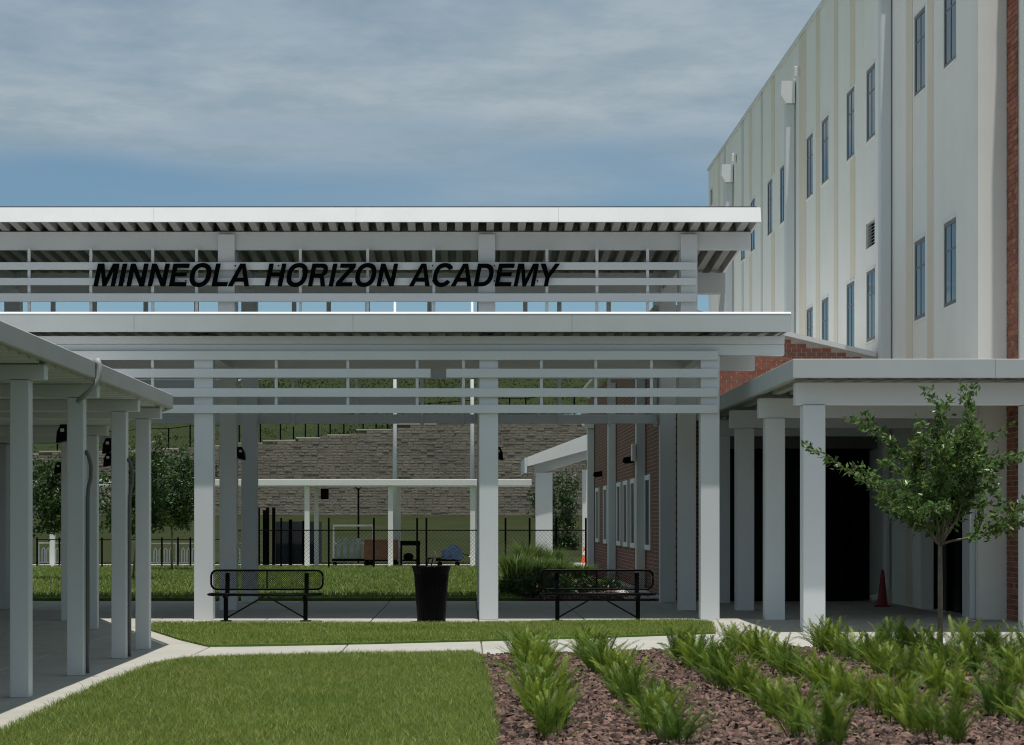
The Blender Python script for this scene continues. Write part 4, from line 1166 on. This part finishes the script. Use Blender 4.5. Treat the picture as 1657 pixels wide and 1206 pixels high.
# chain-link fence
cf = thing('chain_link_fence', (-2, 76.6, 0), 'black chain-link fence crossing behind the lawn and shrubs', 'fence')
xs_ = [XP(p, 76.6) for p in (383, 455, 532, 605, 675, 690, 818, 857, 900, 948)]
for x in xs_:
    part('post', MB().tube([(x, 76.6, 0.0), (x, 76.6, 1.80)], .036, 6), M['black_matt'], cf)
for a, b in zip(xs_[:-1], xs_[1:]):
    part('rail', MB().tube([(a+.037, 76.6, 1.36), (b-.037, 76.6, 1.36)], .02, 6), M['black_matt'], cf)
part('mesh', wire_mesh(xs_[0], xs_[-1], .05, 1.35, 76.6, .14, .0035), M['black_matt'], cf, kind='stuff')
# screened enclosure
se = thing('privacy_screen', (XP(478, 82), 82, 0), 'dark navy fabric screen fence with black posts behind the bench', 'fence')
part('panel', MB().cbox(XP(446, 82), XP(512, 82), 82, 82.04, .05, 1.68, .005), M['navy'], se)
part('panel', MB().cbox(XP(512, 82)-.04, XP(512, 82), 82.045, 85, .05, 1.68, .005), M['navy'], se)
for px, h in ((418, 2.2), (428, 2.1), (433, 2.2), (443, 2.2), (470, 1.75), (492, 1.7), (512, 1.7)):
    x = XP(px, 81.9)
    part('post', MB().cbox(x-.06, x+.06, 81.84, 81.96, 0, h, .005), M['black_matt'], se)
lp = solo('thin_pole', MB().tube([(XP(580, 86), 86, 0), (XP(580, 86), 86, 3.0)], .04, 6).tube([(XP(580, 86), 86, 2.9), (XP(580, 86)-.18, 86, 3.12)], .02, 5).tube([(XP(580, 86), 86, 2.9), (XP(580, 86)+.18, 86, 3.12)], .02, 5),
          M['black_matt'], 'thin black forked pole standing behind the white pipe rack', 'pole')
# pipe rack
rk = thing('pipe_rack', (XP(571, 80.5), 80.5, .02), 'white pipe rack on wheels holding pale plastic sheets, left of the brown crate', 'rack')
x0, x1 = XP(540, 80.5), XP(604, 80.5)
part('frame', MB().tube([(x0, 80.5, .3), (x0, 80.5, 1.52), (x1, 80.5, 1.52), (x1, 80.5, .3)], .05, 6).tube([(x0, 80.5, .85), (x1, 80.5, .85)], .04, 6), M['white_far'], rk)
part('shelf', MB().cbox(x0-.05, x1+.05, 80.2, 80.9, .2, .28, .01), M['black_matt'], rk)
for k in range(4):
    xx = x0 + .12 + k*.24
    part('sheet', MB().cbox(xx, xx+.17, 80.35, 80.45, .285, 1.0+.05*(k % 2), .01), M['plastic'], rk)
for xx in (x0+.05, x1-.05):
    part('wheel', MB().tube([(xx, 80.3, .1), (xx, 80.36, .1)], .085, 10), M['black_matt'], rk)
# brown crate cart
ct = thing('crate_cart', (XP(618, 80), 80, .02), 'brown plywood crate on small black wheels under the far walkway', 'cart')
x0, x1 = XP(590, 80), XP(644, 80)
part('crate', MB().cbox(x0, x1, 79.6, 80.3, .26, 1.0, .02), M['plywood'], ct)
for xx in (x0+.1, x0+.28, x1-.25, x1-.08):
    part('wheel', MB().tube([(xx, 79.7, .12), (xx, 79.78, .12)], .115, 10), M['black_matt'], ct)
part('chassis', MB().cbox(x0+.03, x1-.03, 79.65, 80.25, .205, .257, .005), M['black_matt'], ct)
# black cart
bc = thing('black_cart', (XP(664, 80.6), 80.6, .02), 'black open-frame cart right of the brown crate', 'cart')
x0, x1 = XP(648, 80.6), XP(680, 80.6)
part('top', MB().cbox(x0, x1, 80.2, 80.9, .78, .95, .01), M['black_matt'], bc)
for xx in (x0+.04, x1-.04):
    part('leg', MB().cbox(xx-.035, xx+.035, 80.25, 80.32, .03, .779, .004), M['black_matt'], bc)
part('shelf', MB().cbox(x0+.08, x1-.08, 80.25, 80.85, .2, .26, .01), M['black_matt'], bc)
part('motor', MB().lathe([(.16, .265), (.2, .36), (.15, .46), (.05, .5)], 10, (x0+.3, 80.5)), M['black_matt'], bc)
# blue tarp over grill
tp = thing('wheelbarrow', (XP(725, 80.4), 80.4, .02), 'low cart heaped under a blue tarp behind the litter bin', 'cart')
xc_ = XP(727, 80.4)
mb = MB(); r = np.random.default_rng(4)
for ring in range(6):
    t = ring/5; z = .28 + .5*math.sin(t*math.pi/2); rad = .42*math.cos(t*math.pi/2*.96)
    for k in range(14):
        a = 2*math.pi*k/14; q = rad*(1+.12*r.normal())
        mb.v.append((xc_+.08+q*1.0*math.cos(a)+.12*t, 80.4+q*.7*math.sin(a), z+.03*r.normal()))
for ring in range(5):
    for k in range(14):
        mb.f.append((ring*14+k, ring*14+(k+1) % 14, ring*14+14+(k+1) % 14, ring*14+14+k))
mb.f.append(tuple(70+k for k in range(14)))
part('tarp', mb, M['tarp'], tp)
part('tray', MB().cbox(xc_-.5, xc_+.42, 80.15, 80.65, .2, .275, .01), M['black_matt'], tp)
part('handle', MB().tube([(xc_-.42, 80.4, .28), (xc_-.55, 80.4, .58)], .02, 6), M['bucket'], tp)
for xx in (xc_-.35, xc_+.3):
    part('wheel', MB().tube([(xx, 80.2, .1), (xx, 80.26, .1)], .095, 10), M['black_matt'], tp)
# bike racks at left
def bike_rack(x0, x1, y, label):
    t = thing('bike_rack', ((x0+x1)/2, y, .02), label, 'bike rack', 'white bike racks')
    part('rail', MB().tube([(x0, y, .02), (x0, y, .85), (x1, y, .85), (x1, y, .02)], .03, 6), M['white_far'], t)
    part('rail', MB().tube([(x0+.03, y, .12), (x1-.03, y, .12)], .025, 6), M['white_far'], t)
    n = int((x1-x0)/.17)
    for k in range(1, n):
        x = x0 + (x1-x0)*k/n
        part('hoop', MB().tube([(x-.05, y, .14), (x-.05, y, .60), (x, y, .68), (x+.05, y, .60), (x+.05, y, .14)], .024, 5), M['white_far'], t)
bike_rack(XP(243, 81), XP(285, 81), 81, 'low white tube bike rack under the dense dark tree, farther left one')
bike_rack(XP(288, 81), XP(330, 81), 81, 'low white tube bike rack ending behind the front canopy column')
bike_rack(XP(63, 82), XP(100, 82), 82, 'low white tube bike rack between the first two left posts')
bike_rack(XP(378, 81.4), XP(402, 81.4), 81.4, 'short white tube bike rack between canopy columns')
lf = thing('railing', (XP(190, 77.5), 77.5, 0), 'low black post-and-rail fence in front of the bike racks', 'fence')
for px in (60, 96, 165, 208, 262, 288, 308):
    x = XP(px, 77.5); part('post', MB().tube([(x, 77.5, 0), (x, 77.5, 1.1)], .035, 6), M['black_matt'], lf)
part('rail', MB().tube([(XP(60, 77.5), 77.5, 1.02), (XP(383, 77.5), 77.5, 1.02)], .018, 5), M['black_matt'], lf)
# far porch on the wing
fp = thing('far_porch', (3.3, 85, 0), 'white porch roof on a broad column beyond the brick wing', 'porch')
PY = 84.0
a, b = P(853, 755, PY), P(952, 728, PY)
part('fascia', MB().prism([(a[0], a[2]), (b[0], b[2]), (b[0], b[2]+.62), (a[0], a[2]+.36)], 'y', PY, PY+.12), M['fascia'], fp)
part('roof', MB().prism([(a[0], a[2]+.2), (b[0], b[2]+.3), (b[0], b[2]+.5), (a[0], a[2]+.34)], 'y', PY+.121, PY+6), M['roof'], fp)
part('beam', MB().prism([(a[0]+.3, a[2]-.35), (b[0], b[2]-.35), (b[0], b[2]+.25), (a[0]+.3, a[2]+.15)], 'y', PY+.5, PY+.8), W_, fp)
part('column', MB().cbox(XP(866, PY+1), XP(893, PY+1), PY+.35, PY+1.1, 0, ZP(765, PY), .01), W_, fp)
part('column', MB().cbox(XP(941, PY+1), XP(951, PY+1), PY+.35, PY+.6, 0, ZP(760, PY), .01), M['white_far'], fp)
part('gutter', MB().box(a[0]-.1, a[0]-.01, PY-.05, PY+6, a[2]-.25, a[2]+.34), M['pipe'], fp)

def cone(x, y, h, m, label, collar=True, k=1.0):
    t = thing('traffic_cone', (x, y, 0.01), label, 'traffic cone')
    part('body', MB().lathe([(.14*k*h/.7, .03), (.03*h/.7, h)], 16, (x, y)), m, t)
    part('base', MB().cbox(x-.19*k*h/.7, x+.19*k*h/.7, y-.19*k*h/.7, y+.19*k*h/.7, 0, .03, .008), m, t)
    if collar:
        f = lambda z: .14*h/.7 + (.03-.14)*h/.7*(z-.03)/(h-.03)
        part('collar', MB().lathe([(f(h*.55)+.004, h*.55), (f(h*.8)+.004, h*.8)], 16, (x, y)), M['white_far'], t)
    return t
sheet('gravel_strip', [(3.3, 74.5), (4.2, 74.5), (5.2, 86), (3.3, 86)], 0.021, 0.06, M['gravel'])
cone(XP(945.5, 84), 84.0, .66, M['orange'], 'bright orange traffic cone on pale gravel beyond the brick wing')
cone(XP(1428, 42.1), 42.1, .72, M['red'], 'dim red traffic cone in the dark recess under the side canopy', False, .72)
xb, yb_ = XP(1505, 41.6), 41.6
bk = thing('bucket', (xb, yb_, 0), 'off-white bucket in the shade by the dark entrance', 'bucket')
part('body', MB().lathe([(.13, 0), (.155, .36)], 16, (xb, yb_)), M['bucket'], bk)
part('rim', MB().lathe([(.165, .361), (.165, .385)], 16, (xb, yb_)), M['bucket'], bk)
